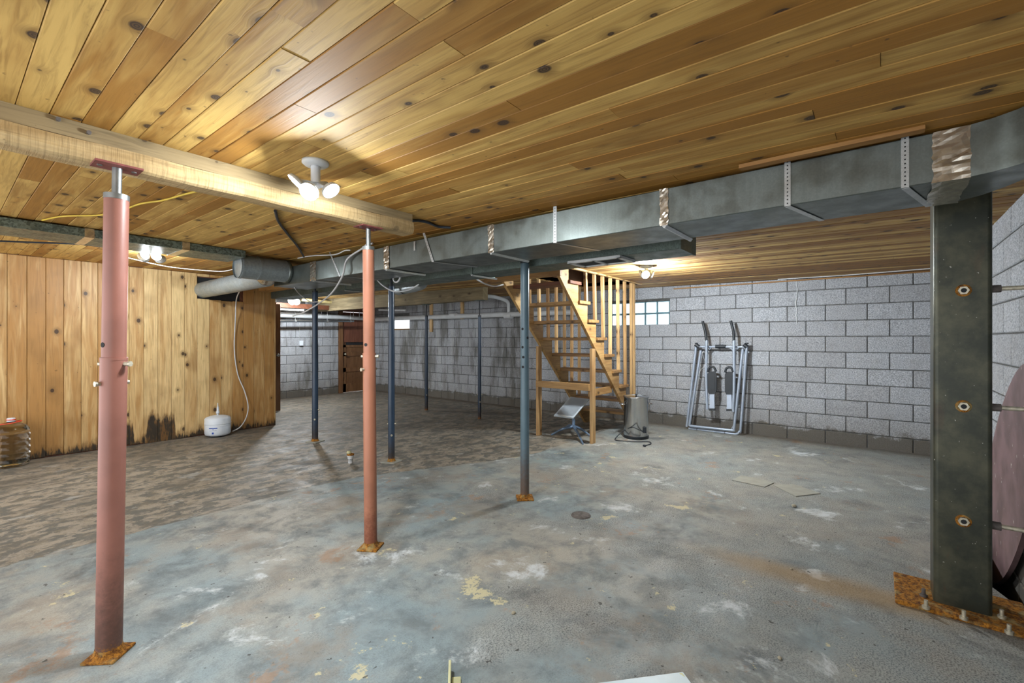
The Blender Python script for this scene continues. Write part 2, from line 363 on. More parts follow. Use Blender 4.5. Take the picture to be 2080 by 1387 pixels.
# ------------------------------------------------------------------ mesh builder
class MB:
    def __init__(s): s.v = []; s.f = []; s.sm = []
    def add(s, vs, fs, smooth=False):
        k = len(s.v); s.v += [Vector(v) for v in vs]; s.f += [tuple(i + k for i in f) for f in fs]; s.sm += [smooth] * len(fs); return s
    def box(s, a, b, bev=0.0):
        (x0, y0, z0), (x1, y1, z1) = a, b
        x0, x1 = sorted((x0, x1)); y0, y1 = sorted((y0, y1)); z0, z1 = sorted((z0, z1))
        return s.obox(Vector(((x0 + x1) / 2, (y0 + y1) / 2, (z0 + z1) / 2)), Vector((1, 0, 0)), Vector((0, 1, 0)), Vector((0, 0, 1)), (x1 - x0, y1 - y0, z1 - z0), bev)
    def obox(s, c, ax, ay, az, size, bev=0.0):
        hx, hy, hz = (k / 2 for k in size); c = Vector(c)
        if bev <= 0:
            vs = [c + ax * (sx * hx) + ay * (sy * hy) + az * (sz * hz) for sz in (-1, 1) for sx, sy in ((-1, -1), (1, -1), (1, 1), (-1, 1))]
            return s.add(vs, [(3, 2, 1, 0), (4, 5, 6, 7), (0, 1, 5, 4), (1, 2, 6, 5), (2, 3, 7, 6), (3, 0, 4, 7)])
        bm = bmesh.new(); bmesh.ops.create_cube(bm, size=1.0)
        for v in bm.verts: v.co = Vector((v.co.x * size[0], v.co.y * size[1], v.co.z * size[2]))
        bmesh.ops.bevel(bm, geom=bm.edges[:], offset=min(bev, min(size) * 0.45), segments=1, affect='EDGES')
        bm.verts.index_update()
        vs = [c + ax * v.co.x + ay * v.co.y + az * v.co.z for v in bm.verts]; fs = [tuple(v.index for v in f.verts) for f in bm.faces]; bm.free()
        return s.add(vs, fs)
    def beam(s, p, q, w, h, up=Vector((0, 0, 1)), bev=0.0):
        p, q = Vector(p), Vector(q); d = (q - p); L = d.length; d.normalize(); up = Vector(up)
        sd = d.cross(up)
        if sd.length < 1e-4: sd = d.cross(Vector((1, 0, 0)))
        sd.normalize(); u = sd.cross(d).normalized()
        return s.obox((p + q) / 2, d, sd, u, (L, w, h), bev)
    def tube(s, pts, r, n=10, cap=True, radii=None, smooth=True):
        pts = [Vector(p) for p in pts]; rings = []; prev = None
        for i, p in enumerate(pts):
            d = (pts[min(i + 1, len(pts) - 1)] - pts[max(i - 1, 0)]).normalized()
            if prev is None:
                a = d.cross(Vector((0, 0, 1)));
                if a.length < 1e-3: a = d.cross(Vector((1, 0, 0)))
            else: a = prev - d * prev.dot(d)
            a.normalize(); prev = a; bb = d.cross(a)
            rr = radii[i] if radii else r
            rings.append([p + (a * math.cos(2 * math.pi * k / n) + bb * math.sin(2 * math.pi * k / n)) * rr for k in range(n)])
        vs = [v for R in rings for v in R]
        fs = [(i * n + k, i * n + (k + 1) % n, (i + 1) * n + (k + 1) % n, (i + 1) * n + k) for i in range(len(pts) - 1) for k in range(n)]
        s.add(vs, fs, smooth)
        if cap:
            s.add(rings[0], [tuple(range(n))[::-1]]); s.add(rings[-1], [tuple(range(n))])
        return s
    def cyl(s, p, q, r, n=20, r2=None): return s.tube([p, q], r, n, True, [r, r if r2 is None else r2])
    def lathe(s, c, prof, n=28, axis=Vector((0, 0, 1))):
        c = Vector(c); axis = Vector(axis).normalized(); a = axis.orthogonal().normalized(); bb = axis.cross(a)
        vs = []; m = len(prof)
        for r, z in prof:
            for k in range(n):
                t = 2 * math.pi * k / n; vs.append(c + axis * z + (a * math.cos(t) + bb * math.sin(t)) * max(r, 1e-5))
        fs = [(i * n + k, i * n + (k + 1) % n, (i + 1) * n + (k + 1) % n, (i + 1) * n + k) for i in range(m - 1) for k in range(n)]
        return s.add(vs, fs, True)
    def prism(s, poly, ext):           # planar polygon (world points) extruded by vector ext
        poly = [Vector(p) for p in poly]; ext = Vector(ext); n = len(poly)
        vs = poly + [p + ext for p in poly]
        return s.add(vs, [tuple(range(n))[::-1], tuple(range(n, 2 * n))] + [(i, (i + 1) % n, n + (i + 1) % n, n + i) for i in range(n)])
    def mesh(s, name, origin=(0, 0, 0), smooth_angle=None):
        o = Vector(origin); me = bpy.data.meshes.new(name)
        me.from_pydata([v - o for v in s.v], [], s.f); me.polygons.foreach_set('use_smooth', s.sm); me.update()
        bm = bmesh.new(); bm.from_mesh(me); bmesh.ops.recalc_face_normals(bm, faces=bm.faces[:]); bm.to_mesh(me); bm.free()
        return me
def wloc(p):
    v = Vector((0, 0, 0))
    while p is not None: v += p.location; p = p.parent
    return v
def obj(name, mb, mat, parent=None, base=None, label=None):
    o0 = wloc(parent)
    if parent is None and base is not None: o0 = Vector(base)
    me = mb.mesh(name, o0); me.materials.append(M[mat] if isinstance(mat, str) else mat)
    o = bpy.data.objects.new(name, me); COL.objects.link(o)
    if parent is not None: o.parent = parent
    else: o.location = o0
    if label: o['label'] = label
    return o
def tag(o, label=None, cat=None, group=None, kind=None):
    if label: o['label'] = label
    if cat: o['category'] = cat
    if group: o['group'] = group
    if kind: o['kind'] = kind
    return o
def thing(name, base, label, cat, group=None):
    e = bpy.data.objects.new(name, None); e.empty_display_size = 0.1; COL.objects.link(e); e.location = base
    return tag(e, label, cat, group)
def smooth_path(pts, k=6):
    pts = [Vector(p) for p in pts]; out = []
    P = [pts[0] * 2 - pts[1]] + pts + [pts[-1] * 2 - pts[-2]]
    for i in range(1, len(P) - 2):
        a, b, c, d = P[i - 1:i + 3]
        for j in range(k):
            t = j / k
            out.append(0.5 * ((2 * b) + (c - a) * t + (2 * a - 5 * b + 4 * c - d) * t * t + (3 * b - a - 3 * c + d) * t ** 3))
    out.append(pts[-1]); return out
VX, VY, VZ = Vector((1, 0, 0)), Vector((0, 1, 0)), Vector((0, 0, 1))

# ------------------------------------------------------------------ floor with the trench along the right wall
TR = [(2.2, -0.60), (2.9, -0.585), (3.36, -0.56), (3.57, -0.48), (4.85, -0.46), (4.85, YR - 0.02), (2.2, YR - 0.02)]
fb = MB()
fb.add([(X0, -2.2, 0), (2.2, -2.2, 0), (2.2, -0.60, 0), (2.2, YF + .1, 0), (X0, YF + .1, 0)], [(0, 1, 2, 3, 4)])
top = [(2.2, -0.60, 0), (2.9, -0.585, 0), (3.36, -0.56, 0), (3.57, -0.48, 0), (4.85, -0.46, 0)]
for i in range(4):
    a, b2 = top[i], top[i + 1]
    fb.add([a, b2, (b2[0], YF + .1, 0), (a[0], YF + .1, 0)], [(0, 1, 2, 3)])
fb.add([(4.85, -0.8, 0), (XB + .1, -0.8, 0), (XB + .1, YF + .1, 0), (4.85, YF + .1, 0)], [(0, 1, 2, 3)])
floor = tag(obj('floor', fb, 'floor'), 'worn grey concrete basement floor with peeling paint', kind='structure')
pb = MB()
for i in range(len(TR)):
    a, b2 = TR[i], TR[(i + 1) % len(TR)]
    pb.add([(a[0], a[1], -0.002), (b2[0], b2[1], -0.002), (b2[0], b2[1], -0.45), (a[0], a[1], -0.45)], [(0, 1, 2, 3)])
pb.add([(x, y, -0.45) for x, y in TR], [tuple(range(len(TR)))])
obj('trench', pb, 'pit', floor, label='dark wet trench cut along the wall')

# ------------------------------------------------------------------ ceiling: slab, boards, stairwell opening
SX0, SX1, SY0, SY1 = 4.44, 6.62, 2.86, 3.78             # stairwell opening
cb = MB()
def cslab(x0, x1, y0, y1):
    lo = [(x0, y0), (x1, y0), (x1, y1), (x0, y1)]
    cb.add([(x, y, zc(x, y) + 0.016) for x, y in lo] + [(x, y, zc(x, y) + 0.07) for x, y in lo],
           [(3, 2, 1, 0), (4, 5, 6, 7), (0, 1, 5, 4), (1, 2, 6, 5), (2, 3, 7, 6), (3, 0, 4, 7)])
cslab(X0, SX0, -2.2, YF + .1); cslab(SX1, XB + .1, -2.2, YF + .1); cslab(SX0, SX1, -2.2, SY0); cslab(SX0, SX1, SY1, YF + .1)
ceiling = tag(obj('ceiling', cb, 'darkwood'), 'knotty golden pine board ceiling', kind='structure')
BW = 0.0905
lens = [1.2, 1.6, 2.0, 2.4, 2.8, 3.3]
def board_mesh(L):
    w, t, c = (BW - 0.0016) / 2, 0.016, 0.0028
    sec = [(-w, t), (w, t), (w, c), (w - c, 0), (-w + c, 0), (-w, c)]
    mb = MB(); mb.prism([(x, 0, z) for x, z in sec], (0, L - 0.0015, 0)); return mb.mesh('board')
BM = [board_mesh(L) for L in lens]
for me in BM: me.materials.append(M['ceil'])
tilt = Euler((math.atan(0.012), math.atan(0.0065), 0))
rb = random.Random(3)
nrow = int((2.75 - (-0.55)) / BW)
for i in range(nrow):
    x = -0.55 + BW * (i + 0.5); y = -0.72 - rb.random() * 0.9
    while y < 7.5:
        k = rb.randrange(6)
        if y + lens[k] > 7.2: k = 0 if y > 6.0 else k
        o = bpy.data.objects.new('board', BM[k]); COL.objects.link(o); o.parent = ceiling
        o.location = (x, y, zc(x, y) + rb.uniform(-.0012, .0012)); o.rotation_euler = tilt
        y += lens[k]
# boards farther back, too narrow in view to pick apart
bb = MB(); w, c = (BW - 0.003) / 2, 0.004
x_start = -0.55 + BW * nrow
i = 0
def strip(x, y0, y1):
    dz = rb.uniform(-.001, .001)
    sec = [(-w, .016), (w, .016), (w, c), (w - c, 0), (-w + c, 0), (-w, c)]
    a = [(x + sx, y0, zc(x, y0) + sz + dz) for sx, sz in sec]; b2 = [(x + sx, y1, zc(x, y1) + sz + dz) for sx, sz in sec]
    bb.add(a + b2, [(5, 4, 3, 2, 1, 0), (6, 7, 8, 9, 10, 11)] + [(j, (j + 1) % 6, 6 + (j + 1) % 6, 6 + j) for j in range(6)])
x = x_start + BW / 2
while x < XB:
    y = -0.7 - rb.random()
    while y < YF:
        L = rb.choice(lens); y1 = min(y + L, YF)
        if SX0 - w < x < SX1 + w and y1 > SY0 and y < SY1:
            if y < SY0: strip(x, y, SY0)
            if y1 > SY1: strip(x, SY1, y1 - .002)
        else: strip(x, y, y1 - .002)
        y += L
    x += BW
x = -0.55 + BW / 2                                        # near rows past the partition
while x < x_start:
    strip(x, 7.5, YF); x += BW
def strip_mat():
    m = pine('ceiling_pine_strips', srgb(214, 180, 112), srgb(140, 98, 44), 'Y', 1.0, 0.65, vary=2.0, cell=True)
    return m
M['ceil2'] = strip_mat()
tag(obj('board_strips', bb, 'ceil2', ceiling), kind='stuff')
# stairwell lining
sb = MB()
for a, b2 in (((SX0 - .02, SY0 - .02), (SX0, SY1 + .02)), ((SX1, SY0 - .02), (SX1 + .02, SY1 + .02)), ((SX0, SY0 - .02), (SX1, SY0)), ((SX0, SY1), (SX1, SY1 + .02))):
    sb.box((a[0], a[1], zc(*a) + .0), (b2[0], b2[1], 2.75))
sb.box((SX0 - .02, SY0 - .02, 2.75), (SX1 + .02, SY1 + .02, 2.78))  # unseen lid, added to keep world light out of the shaft
obj('stairwell_lining_and_lid', sb, 'shaft', ceiling)

# ------------------------------------------------------------------ block walls
CH = 0.2032; BL = 0.429; JT = 0.009
def block_mesh(L, H, name):
    mb = MB(); mb.obox((0, 0, 0), VX, VY, VZ, (L - JT, 0.05, H - JT), 0.006); me = mb.mesh(name); me.materials.append(M['block']); return me
BLK = {}
def block(parent, u0, u1, z0, z1, fn, r):
    L, Hh = round(u1 - u0, 3), round(z1 - z0, 3)
    if (L, Hh) not in BLK: BLK[(L, Hh)] = block_mesh(L, Hh, 'block')
    o = bpy.data.objects.new('block', BLK[(L, Hh)]); COL.objects.link(o); o.parent = parent
    p, rot = fn((u0 + u1) / 2, (z0 + z1) / 2, r.uniform(-.002, .002)); o.location = p; o.rotation_euler = (r.uniform(-.002, .002), r.uniform(-.003, .003), rot)
def lay(parent, u_start, u_end, ztop_fn, fn, holes, phase=0.0, zb=0.0, seed=1):
    r = random.Random(seed); row = 0; z = zb; cnt = 0
    while True:
        z1 = z + CH
        last = False
        if z1 > 2.14: z1 = 2.235; last = True
        u = u_start - (phase + (BL / 2 if row % 2 else 0)) % BL
        while u < u_end:
            a, b2 = max(u, u_start), min(u + BL, u_end)
            segs = [(a, b2)]
            for (h0, h1, hz0, hz1) in holes:
                if z1 > hz0 + .02 and z < hz1 - .02:
                    ns = []
                    for (s0, s1) in segs:
                        if s1 <= h0 or s0 >= h1: ns.append((s0, s1))
                        else:
                            if s0 < h0 - .03: ns.append((s0, h0))
                            if s1 > h1 + .03: ns.append((h1, s1))
                    segs = ns
            for s0, s1 in segs:
                if s1 - s0 > 0.04: block(parent, s0, s1, z, z1, fn, r); cnt += 1
            u += BL
        if last: break
        z = z1; row += 1
    return cnt
# back wall (x = XB), window openings
W1 = (2.573, 3.573, 1.567, 1.957); W2 = (8.98, 9.63, 1.60, 1.85)
def wall_mesh_x(X, u0, u1, holes, ztop, thick=0.22, back=1):
    mb = MB(); cuts = sorted({u0, u1, *[h[0] for h in holes], *[h[1] for h in holes]})
    for a, b2 in zip(cuts[:-1], cuts[1:]):
        hs = [h for h in holes if h[0] <= a + 1e-4 and h[1] >= b2 - 1e-4]
        if hs:
            mb.box((X, a, -0.5), (X + thick * back, b2, hs[0][2])); mb.box((X, a, hs[0][3]), (X + thick * back, b2, ztop))
        else: mb.box((X, a, -0.5), (X + thick * back, b2, ztop))
    return mb
wb = wall_mesh_x(XB + 0.010, YR - .1, YF + .1, [W1, W2], 2.33)
wall_back = tag(obj('wall_back', wb, 'mortar'), 'long grey concrete block wall', kind='structure')
n1 = lay(wall_back, YR, YF, None, lambda u, z, d: (Vector((XB + .025 + d, u, z)), math.pi / 2), [W1, W2], phase=0.118, zb=-0.04, seed=4)
# far wall (y = YF) with the door
DR = (6.20, 7.10, -0.1, 2.12); W3 = (4.70, 5.35, 2.0, 2.16)
fw = MB(); fcuts = [2.6, 4.70, 5.35, 6.20, 7.10, XB + .1]
for a, b2 in zip(fcuts[:-1], fcuts[1:]):
    if abs(a - 6.20) < 1e-6: fw.box((a, YF + .01, 2.12), (b2, YF + .2, 2.36))
    elif abs(a - 4.70) < 1e-6: fw.box((a, YF + .01, -.1), (b2, YF + .2, 2.0)); fw.box((a, YF + .01, 2.16), (b2, YF + .2, 2.36))
    else: fw.box((a, YF + .01, -.1), (b2, YF + .2, 2.36))
wall_far = tag(obj('wall_far', fw, 'mortar'), 'stained grey block wall at the far end', kind='structure')
n2 = lay(wall_far, 3.3, XB, None, lambda u, z, d: (Vector((u, YF + .025 + d, z)), 0.0), [DR, W3], phase=0.1, zb=-0.04, seed=5)
# right wall (y = YR)
rw = MB(); rw.box((X0, YR - .2, -.5), (XB + .1, YR - .010, 2.33))
wall_right = tag(obj('wall_right', rw, 'mortar'), 'grey block wall beside the steel column', kind='structure')
n3 = lay(wall_right, 1.6, XB, None, lambda u, z, d: (Vector((u, YR - .025 + d, z)), 0.0), [], phase=0.30, zb=-0.2432, seed=6)

# ------------------------------------------------------------------ plank partition
PB = 0.148
lw = MB(); hx0, hx1, hz0, hz1 = 2.18, 2.78, 1.90, 2.21
lw.box((X0, YP + .02, 0), (hx0, YP + .11, 2.30)); lw.box((hx1, YP + .02, 0), (XPE, YP + .11, 2.30)); lw.box((hx0, YP + .02, 0), (hx1, YP + .11, hz0)); lw.box((hx0, YP + .02, hz1), (hx1, YP + .11, 2.30))
wall_left = tag(obj('wall_left', lw, 'darkwood'), 'knotty pine plank partition, rotted along its foot', kind='structure')
PMS = {}
def plank(xc, z0, z1, dy=0.0):
    key = (round(z0, 2), round(z1, 2))
    if key not in PMS:
        mb = MB(); mb.obox((0, 0, (z0 + z1) / 2), VX, VY, VZ, (PB - .003, .02, z1 - z0), 0.003); me = mb.mesh('plank'); me.materials.append(M['plank']); PMS[key] = me
    o = bpy.data.objects.new('plank', PMS[key]); COL.objects.link(o); o.parent = wall_left
    o.location = (xc, YP + .01 + dy, 0)
i = 0; xc = XPE - PB / 2; rp = random.Random(11)
while xc > -1.2:
    dy = rp.uniform(-.002, .002); zt = zc(xc, YP) - .004; zb = rp.uniform(0.0, 0.02)
    if hx0 - .02 < xc < hx1 + .02: plank(xc, zb, hz0 + rp.uniform(-.01, .01), dy); plank(xc, hz1 + .01, zt, dy) if zt - hz1 > .03 else None
    else: plank(xc, round(zb, 2), round(zt, 2), dy)
    xc -= PB
bk = MB(); bk.box((XPE, YP + .0, 0), (XPE + .02, YP + .13, zc(XPE, YP) - .002)); obj('end_board', bk, 'plank', wall_left)
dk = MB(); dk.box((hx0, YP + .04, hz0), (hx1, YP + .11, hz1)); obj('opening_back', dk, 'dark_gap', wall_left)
# second room wall behind with open brown door
rw2 = MB(); rw2.box((X0, 8.78, 0), (3.1, 8.88, 2.33)); tag(obj('wall_inner', rw2, 'darkwood'), 'dark partition behind the plank wall', kind='structure')
d2 = tag(obj('door_2', MB().box((3.12, 8.74, 0.01), (3.98, 8.78, 2.0), 0.004), 'door'), 'brown slab door standing past the plank partition', kind='structure')
kb = MB(); kb.cyl((3.91, 8.74, 1.05), (3.91, 8.70, 1.05), .012); kb.lathe((3.91, 8.70, 1.05), [(0, .0), (.024, .004), (.03, .018), (.024, .034), (0, .04)], 16, (0, -1, 0)); obj('knob', kb, 'chrome', d2)

# ------------------------------------------------------------------ windows
w1 = bpy.data.objects.new('window_1', None); COL.objects.link(w1); w1.location = (XB, 3.07, 1.567); tag(w1, 'glass block window in the back wall', kind='structure')
for a in range(5):
    for c_ in range(2):
        y0 = W1[0] + a * .2; z0 = W1[2] + c_ * .195
        g = obj('glass_block', MB().box((XB + .015, y0 + .003, z0 + .003), (XB + .10, y0 + .197, z0 + .192), .004), 'glass_edge', w1)
        obj('pane', MB().box((XB + .010, y0 + .018, z0 + .018), (XB + .0155, y0 + .182, z0 + .177), .003), 'glassblock', g)
obj('frame', MB().box((XB + .10, W1[0], W1[2]), (XB + .14, W1[1], W1[3])), 'white_paint', w1)
w2 = bpy.data.objects.new('window_2', None); COL.objects.link(w2); w2.location = (XB, 9.3, 1.6); tag(w2, 'small bright window high in the back wall', kind='structure')
obj('pane', MB().box((XB + .06, W2[0], W2[2]), (XB + .07, W2[1], W2[3])), 'daylight', w2)
fr = MB(); fr.box((XB + .0, W2[0], W2[2] - .015), (XB + .08, W2[1], W2[2] + .01)); obj('sill', fr, 'stair_y', w2)
w3 = bpy.data.objects.new('window_3', None); COL.objects.link(w3); w3.location = (5.0, YF, 2.0); tag(w3, 'narrow bright window behind the pipes', kind='structure')
obj('pane', MB().box((W3[0], YF + .06, W3[2]), (W3[1], YF + .07, W3[3])), 'daylight', w3)
obj('sill', MB().box((W3[0], YF, W3[2] - .015), (W3[1], YF + .08, W3[2] + .005)), 'white_paint', w3)

# far door
d1 = bpy.data.objects.new('door_1', None); COL.objects.link(d1); d1.location = (6.65, YF, 0); tag(d1, 'old brown panel door in the far wall', kind='structure')
fm = MB(); fm.box((6.20, YF - .03, 0), (6.30, YF + .12, 2.12)); fm.box((7.02, YF - .03, 0), (7.10, YF + .12, 2.12)); fm.box((6.20, YF - .03, 2.04), (7.10, YF + .12, 2.12)); obj('frame', fm, 'door', d1)
slab = obj('leaf', MB().box((6.31, YF + .03, 0.01), (7.01, YF + .06, 2.03)), 'door', d1)
st = MB()
st.box((6.31, YF + .015, .01), (6.41, YF + .03, 1.2)); st.box((6.91, YF + .015, .01), (7.01, YF + .03, 1.2))
for a, b2 in ((.01, .22), (.52, .62), (.92, 1.02), (1.14, 1.2)): st.box((6.31, YF + .015, a), (7.01, YF + .03, b2))
obj('rails', st, 'door', slab)
obj('upper_sheet', MB().box((6.33, YF + .005, 1.27), (7.01, YF + .03, 2.03)), 'doorply', slab)
obj('pane', MB().box((6.41, YF + .02, 1.16), (6.91, YF + .034, 1.27)), 'dark_gap', slab)
kb = MB(); kb.cyl((6.36, YF + .02, .97), (6.36, YF - .03, .97), .011); kb.lathe((6.36, YF - .03, .97), [(0, 0), (.022, .003), (.028, .016), (.02, .03), (0, .034)], 16, (0, -1, 0)); obj('knob', kb, 'bolt', slab)
# trim strips at the head of the back wall
t1 = MB(); t1.box((XB - .03, YR, zc(XB, YR) - .012), (XB + .0, 2.5, zc(XB, YR) + .004)); tag(obj('trim_1', t1, 'beam_y'), 'thin pine strip along the head of the block wall', kind='structure')

# ------------------------------------------------------------------ beams
YBM = 2.57
tb = thing('timber_beam', (1.0, YBM, 2.07), 'rough-sawn double timber beam resting on two red jack posts', 'beam')
zlo = 2.070
mb = MB(); n = 36; sec = []
for i in range(n + 1):
    x = -1.5 + (2.04 + 1.5) * i / n; y0, y1 = YBM - .068, YBM + .06; zb = zlo + .002 * math.sin(i * 1.3); zt = zb + .078
    sec.append([(x, y0, zt), (x, y0 - .004, zb + .03), (x, y0 + .006, zb + .008), (x, y0 + .02, zb), (x, y1 - .012, zb), (x, y1, zb + .012), (x, y1, zt)])
vs = [p for s_ in sec for p in s_]; fs = [(i * 7 + j, i * 7 + (j + 1) % 7, (i + 1) * 7 + (j + 1) % 7, (i + 1) * 7 + j) for i in range(n) for j in range(7)]
mb.add(vs, fs); mb.add(sec[0], [tuple(range(7))]); mb.add(sec[-1], [tuple(range(7))[::-1]])
obj('lower_timber', mb, 'beam_lo', tb)
mb = MB(); a, b2 = (-1.5, YBM - .06), (2.035, YBM + .062)
mb.add([(x, y, z) for x in (a[0], b2[0]) for y, z in ((a[1], zlo + .081), (b2[1], zlo + .081), (b2[1], zc(x, b2[1])), (a[1], zc(x, a[1])))], [(0, 1, 2, 3), (7, 6, 5, 4), (0, 4, 5, 1), (1, 5, 6, 2), (2, 6, 7, 3), (3, 7, 4, 0)])
obj('upper_timber', mb, 'beam_up', tb)
for (px, py) in ((28, 205), (118, 243), (180, 270)):
    p = onY(px, py, YBM - .062); bm_ = MB(); bm_.cyl(p, p + Vector((0, -.012, 0)), .008, 8); obj('nail_head', bm_, 'iron', tb)
XM = 3.07
def ybeam(name, label, x0, x1, y0, y1, zb, mat):
    mb = MB(); mb.add([(x, y, z) for y in (y0, y1) for x, z in ((x0, zb), (x1, zb), (x1, zc(x1, y)), (x0, zc(x0, y)))], [(0, 1, 2, 3), (7, 6, 5, 4), (0, 4, 5, 1), (1, 5, 6, 2), (2, 6, 7, 3), (3, 7, 4, 0)])
    return tag(obj(name, mb, mat, base=((x0 + x1) / 2, y0, zb)), label, 'beam')
ybeam('wooden_beam', 'long orange-brown beam between the two ducts, above the blue-black posts', XM - .07, XM + .07, -0.55, 7.3, 2.062, 'beam_y')
ybeam('wooden_beam', 'short grey weathered beam end near the stairs, carried by two slim posts', 5.60, 5.72, 5.10, YF - .05, 2.00, 'beam_grey')

# ------------------------------------------------------------------ jack posts
def jack_post(label, x, y, ztop, mats, r, zcollar, zjoint, plate=0.10, top=0.30, ang=0.0, bend=(0, 0), plate_ang=0.0, r2=None, group=None, holes=(), nplate=True, capm='thread', rusty=True, lip=True):
    t = thing('jack_post', (x, y, 0), label, 'post', group)
    tx, ty = x + bend[0], y + bend[1]
    at = lambda z: Vector((x + bend[0] * z / ztop, y + bend[1] * z / ztop, z))
    r2 = r2 or r * 1.06
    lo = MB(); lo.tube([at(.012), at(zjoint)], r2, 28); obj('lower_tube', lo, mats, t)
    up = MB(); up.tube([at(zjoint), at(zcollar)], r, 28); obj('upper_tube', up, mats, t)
    if lip:
        c_ = MB(); c_.tube([at(zjoint - .004), at(zjoint + .006)], r2 * 1.02, 28); obj('joint_lip', c_, mats, t)
    cl = MB(); cl.tube([at(zcollar), at(zcollar + .022)], r * 1.04, 28); obj('collar', cl, capm, t)
    rod = MB(); k = 40; zs = [zcollar + .022 + (ztop - .006 - zcollar - .022) * i / k for i in range(k + 1)]
    rod.tube([at(z) for z in zs], r * .42, 14, True, [r * (.42 if i % 2 else .385) for i in range(k + 1)]); obj('screw_rod', rod, capm, t)
    ca_, sa_ = math.cos(ang), math.sin(ang)
    tp = MB(); tp.obox(at(ztop - .004), Vector((ca_, sa_, 0)), Vector((-sa_, ca_, 0)), VZ, (top, .105, .008)); o = obj('top_plate', tp, 'redplate' if 'red' in mats or 'orange' in mats else 'duct_dark', t)
    for sx in (-1, 1):
        q_ = at(ztop - .008) + Vector((ca_, sa_, 0)) * (sx * top * .36); hb = MB(); hb.cyl(q_, q_ - VZ * .004, .009, 8); obj('bolt', hb, 'iron', o)
    if nplate:
        ca_, sa_ = math.cos(plate_ang), math.sin(plate_ang)
        bp = MB(); bp.obox((x, y, .006), Vector((ca_, sa_, 0)), Vector((-sa_, ca_, 0)), VZ, (plate, plate, .012), .003); obj('base_plate', bp, 'cardboard' if 'blue' in mats else 'rust', t)
        ru = MB(); ru.lathe((x, y, .011), [(r2 * 1.35, 0), (r2 * 1.12, .012), (r2 * 1.02, .03)], 20); obj('rust_ring', ru, 'rust', t)
    for (z, az) in holes:
        dv = Vector((math.cos(az), math.sin(az), 0)); hb = MB(); hb.cyl(at(z) + dv * (r * .9), at(z) + dv * (r * 1.012), .011, 14); obj('bolt_hole', hb, 'dark_gap', t)
    return t, at
def pins(t, at, z, az, r, L=.022):
    dv = Vector((math.cos(az), math.sin(az), 0)); pb_ = MB(); pb_.cyl(at(z) - dv * (r + L), at(z) + dv * (r + L), .0085, 12); pb_.cyl(at(z) + dv * (r + L), at(z) + dv * (r + L + .009), .012, 6)
    obj('pin', pb_, 'bolt', t)
toward = math.atan2(-SA, -CA)
p1 = onZ(221, 1330); ptop = onZ(238, 338, 2.07)
zj = CAMH - (728 - HY) / F_PX * 1.97
t, at = jack_post('pinkish red primer jack post under the rough beam, beside the yellow cable', p1.x, p1.y, 2.07, 'red_post', .0415, 1.345 + (689 - 413) / F_PX * 1.97, zj, plate=.13, top=.155, ang=.0, bend=(ptop.x - p1.x, ptop.y - p1.y), plate_ang=.75, r2=.0455, holes=((CAMH - (700 - HY) / F_PX * 1.97, toward - .35),))
pins(t, at, CAMH - (738 - HY) / F_PX * 1.97, YAW - math.pi / 2, .045, .018); pins(t, at, CAMH - (776 - HY) / F_PX * 1.97, toward - .45 , .045, .01)
p2 = onZ(753, 1112); ptop = onZ(748, 461, 2.07)
dd = 2.95
t, at = jack_post('orange red jack post standing under the sawn-off end of the rough beam', p2.x, p2.y, 2.07, 'orange_post', .0365, CAMH + (689 - 508) / F_PX * dd, CAMH - (719 - HY) / F_PX * dd, plate=.13, top=.15, bend=(ptop.x - p2.x, ptop.y - p2.y), plate_ang=.55, r2=.0405, holes=((CAMH - (700 - HY) / F_PX * dd, toward - .3),))
pins(t, at, CAMH - (724 - HY) / F_PX * dd, YAW - math.pi / 2, .04, .012); pins(t, at, CAMH - (750 - HY) / F_PX * dd, toward - .7, .04, .012)
p3 = onZ(1066, 1012)
t, at = jack_post('grey blue steel jack post with rusty foot standing in front of the wooden stairs', p3.x, p3.y, 2.062, 'grey_post', .036, CAMH + (689 - 535) / F_PX * 3.86, CAMH - (790 - HY) / F_PX * 3.86, plate=.14, top=.15, ang=math.pi / 2, plate_ang=.75, r2=.0375, capm='black_plastic', lip=False,
                  holes=((CAMH + (689 - 668) / F_PX * 3.86, toward - .6), (CAMH + (689 - 686) / F_PX * 3.86, toward + .7), (CAMH - (705 - 689) / F_PX * 3.86, toward - .6), (CAMH - (725 - 689) / F_PX * 3.86, toward - .4), (CAMH - (745 - 689) / F_PX * 3.86, toward - .5)))
def dark_post(px, py, label, r, zt, ycol, lip=True, plate=True):
    p = onZ(px, py); d_ = p.x * CA + p.y * SA
    t, at = jack_post(label, p.x, p.y, zt, 'blue_post', r, CAMH + (689 - ycol) / F_PX * d_, CAMH - .07, plate=.17 if plate else .1, top=.15, ang=math.pi / 2, plate_ang=.35, r2=r * 1.1, capm='black_plastic', nplate=plate, lip=lip, holes=((.9, toward - .4), (.55, toward + .5)))
    pins(t, at, .42, YAW - math.pi / 2, r, .012); pins(t, at, .30, toward + .3, r, .01)
    return t
dark_post(795, 938, 'blue-black jack post by the orange red post, set in a square floor patch', .0325, 2.062, 582)
dark_post(640, 897, 'blue-black jack post next to the end of the plank partition, white cable tied round it', .035, 2.062, 594)
dark_post(866, 834, 'slim blue-black jack post in the middle of the grey beam end, away from the stairs', .029, 2.0, 643, plate=False)
dark_post(974, 852, 'slim blue-black jack post holding the sawn end of the grey beam', .026, 2.0, 643, plate=False)

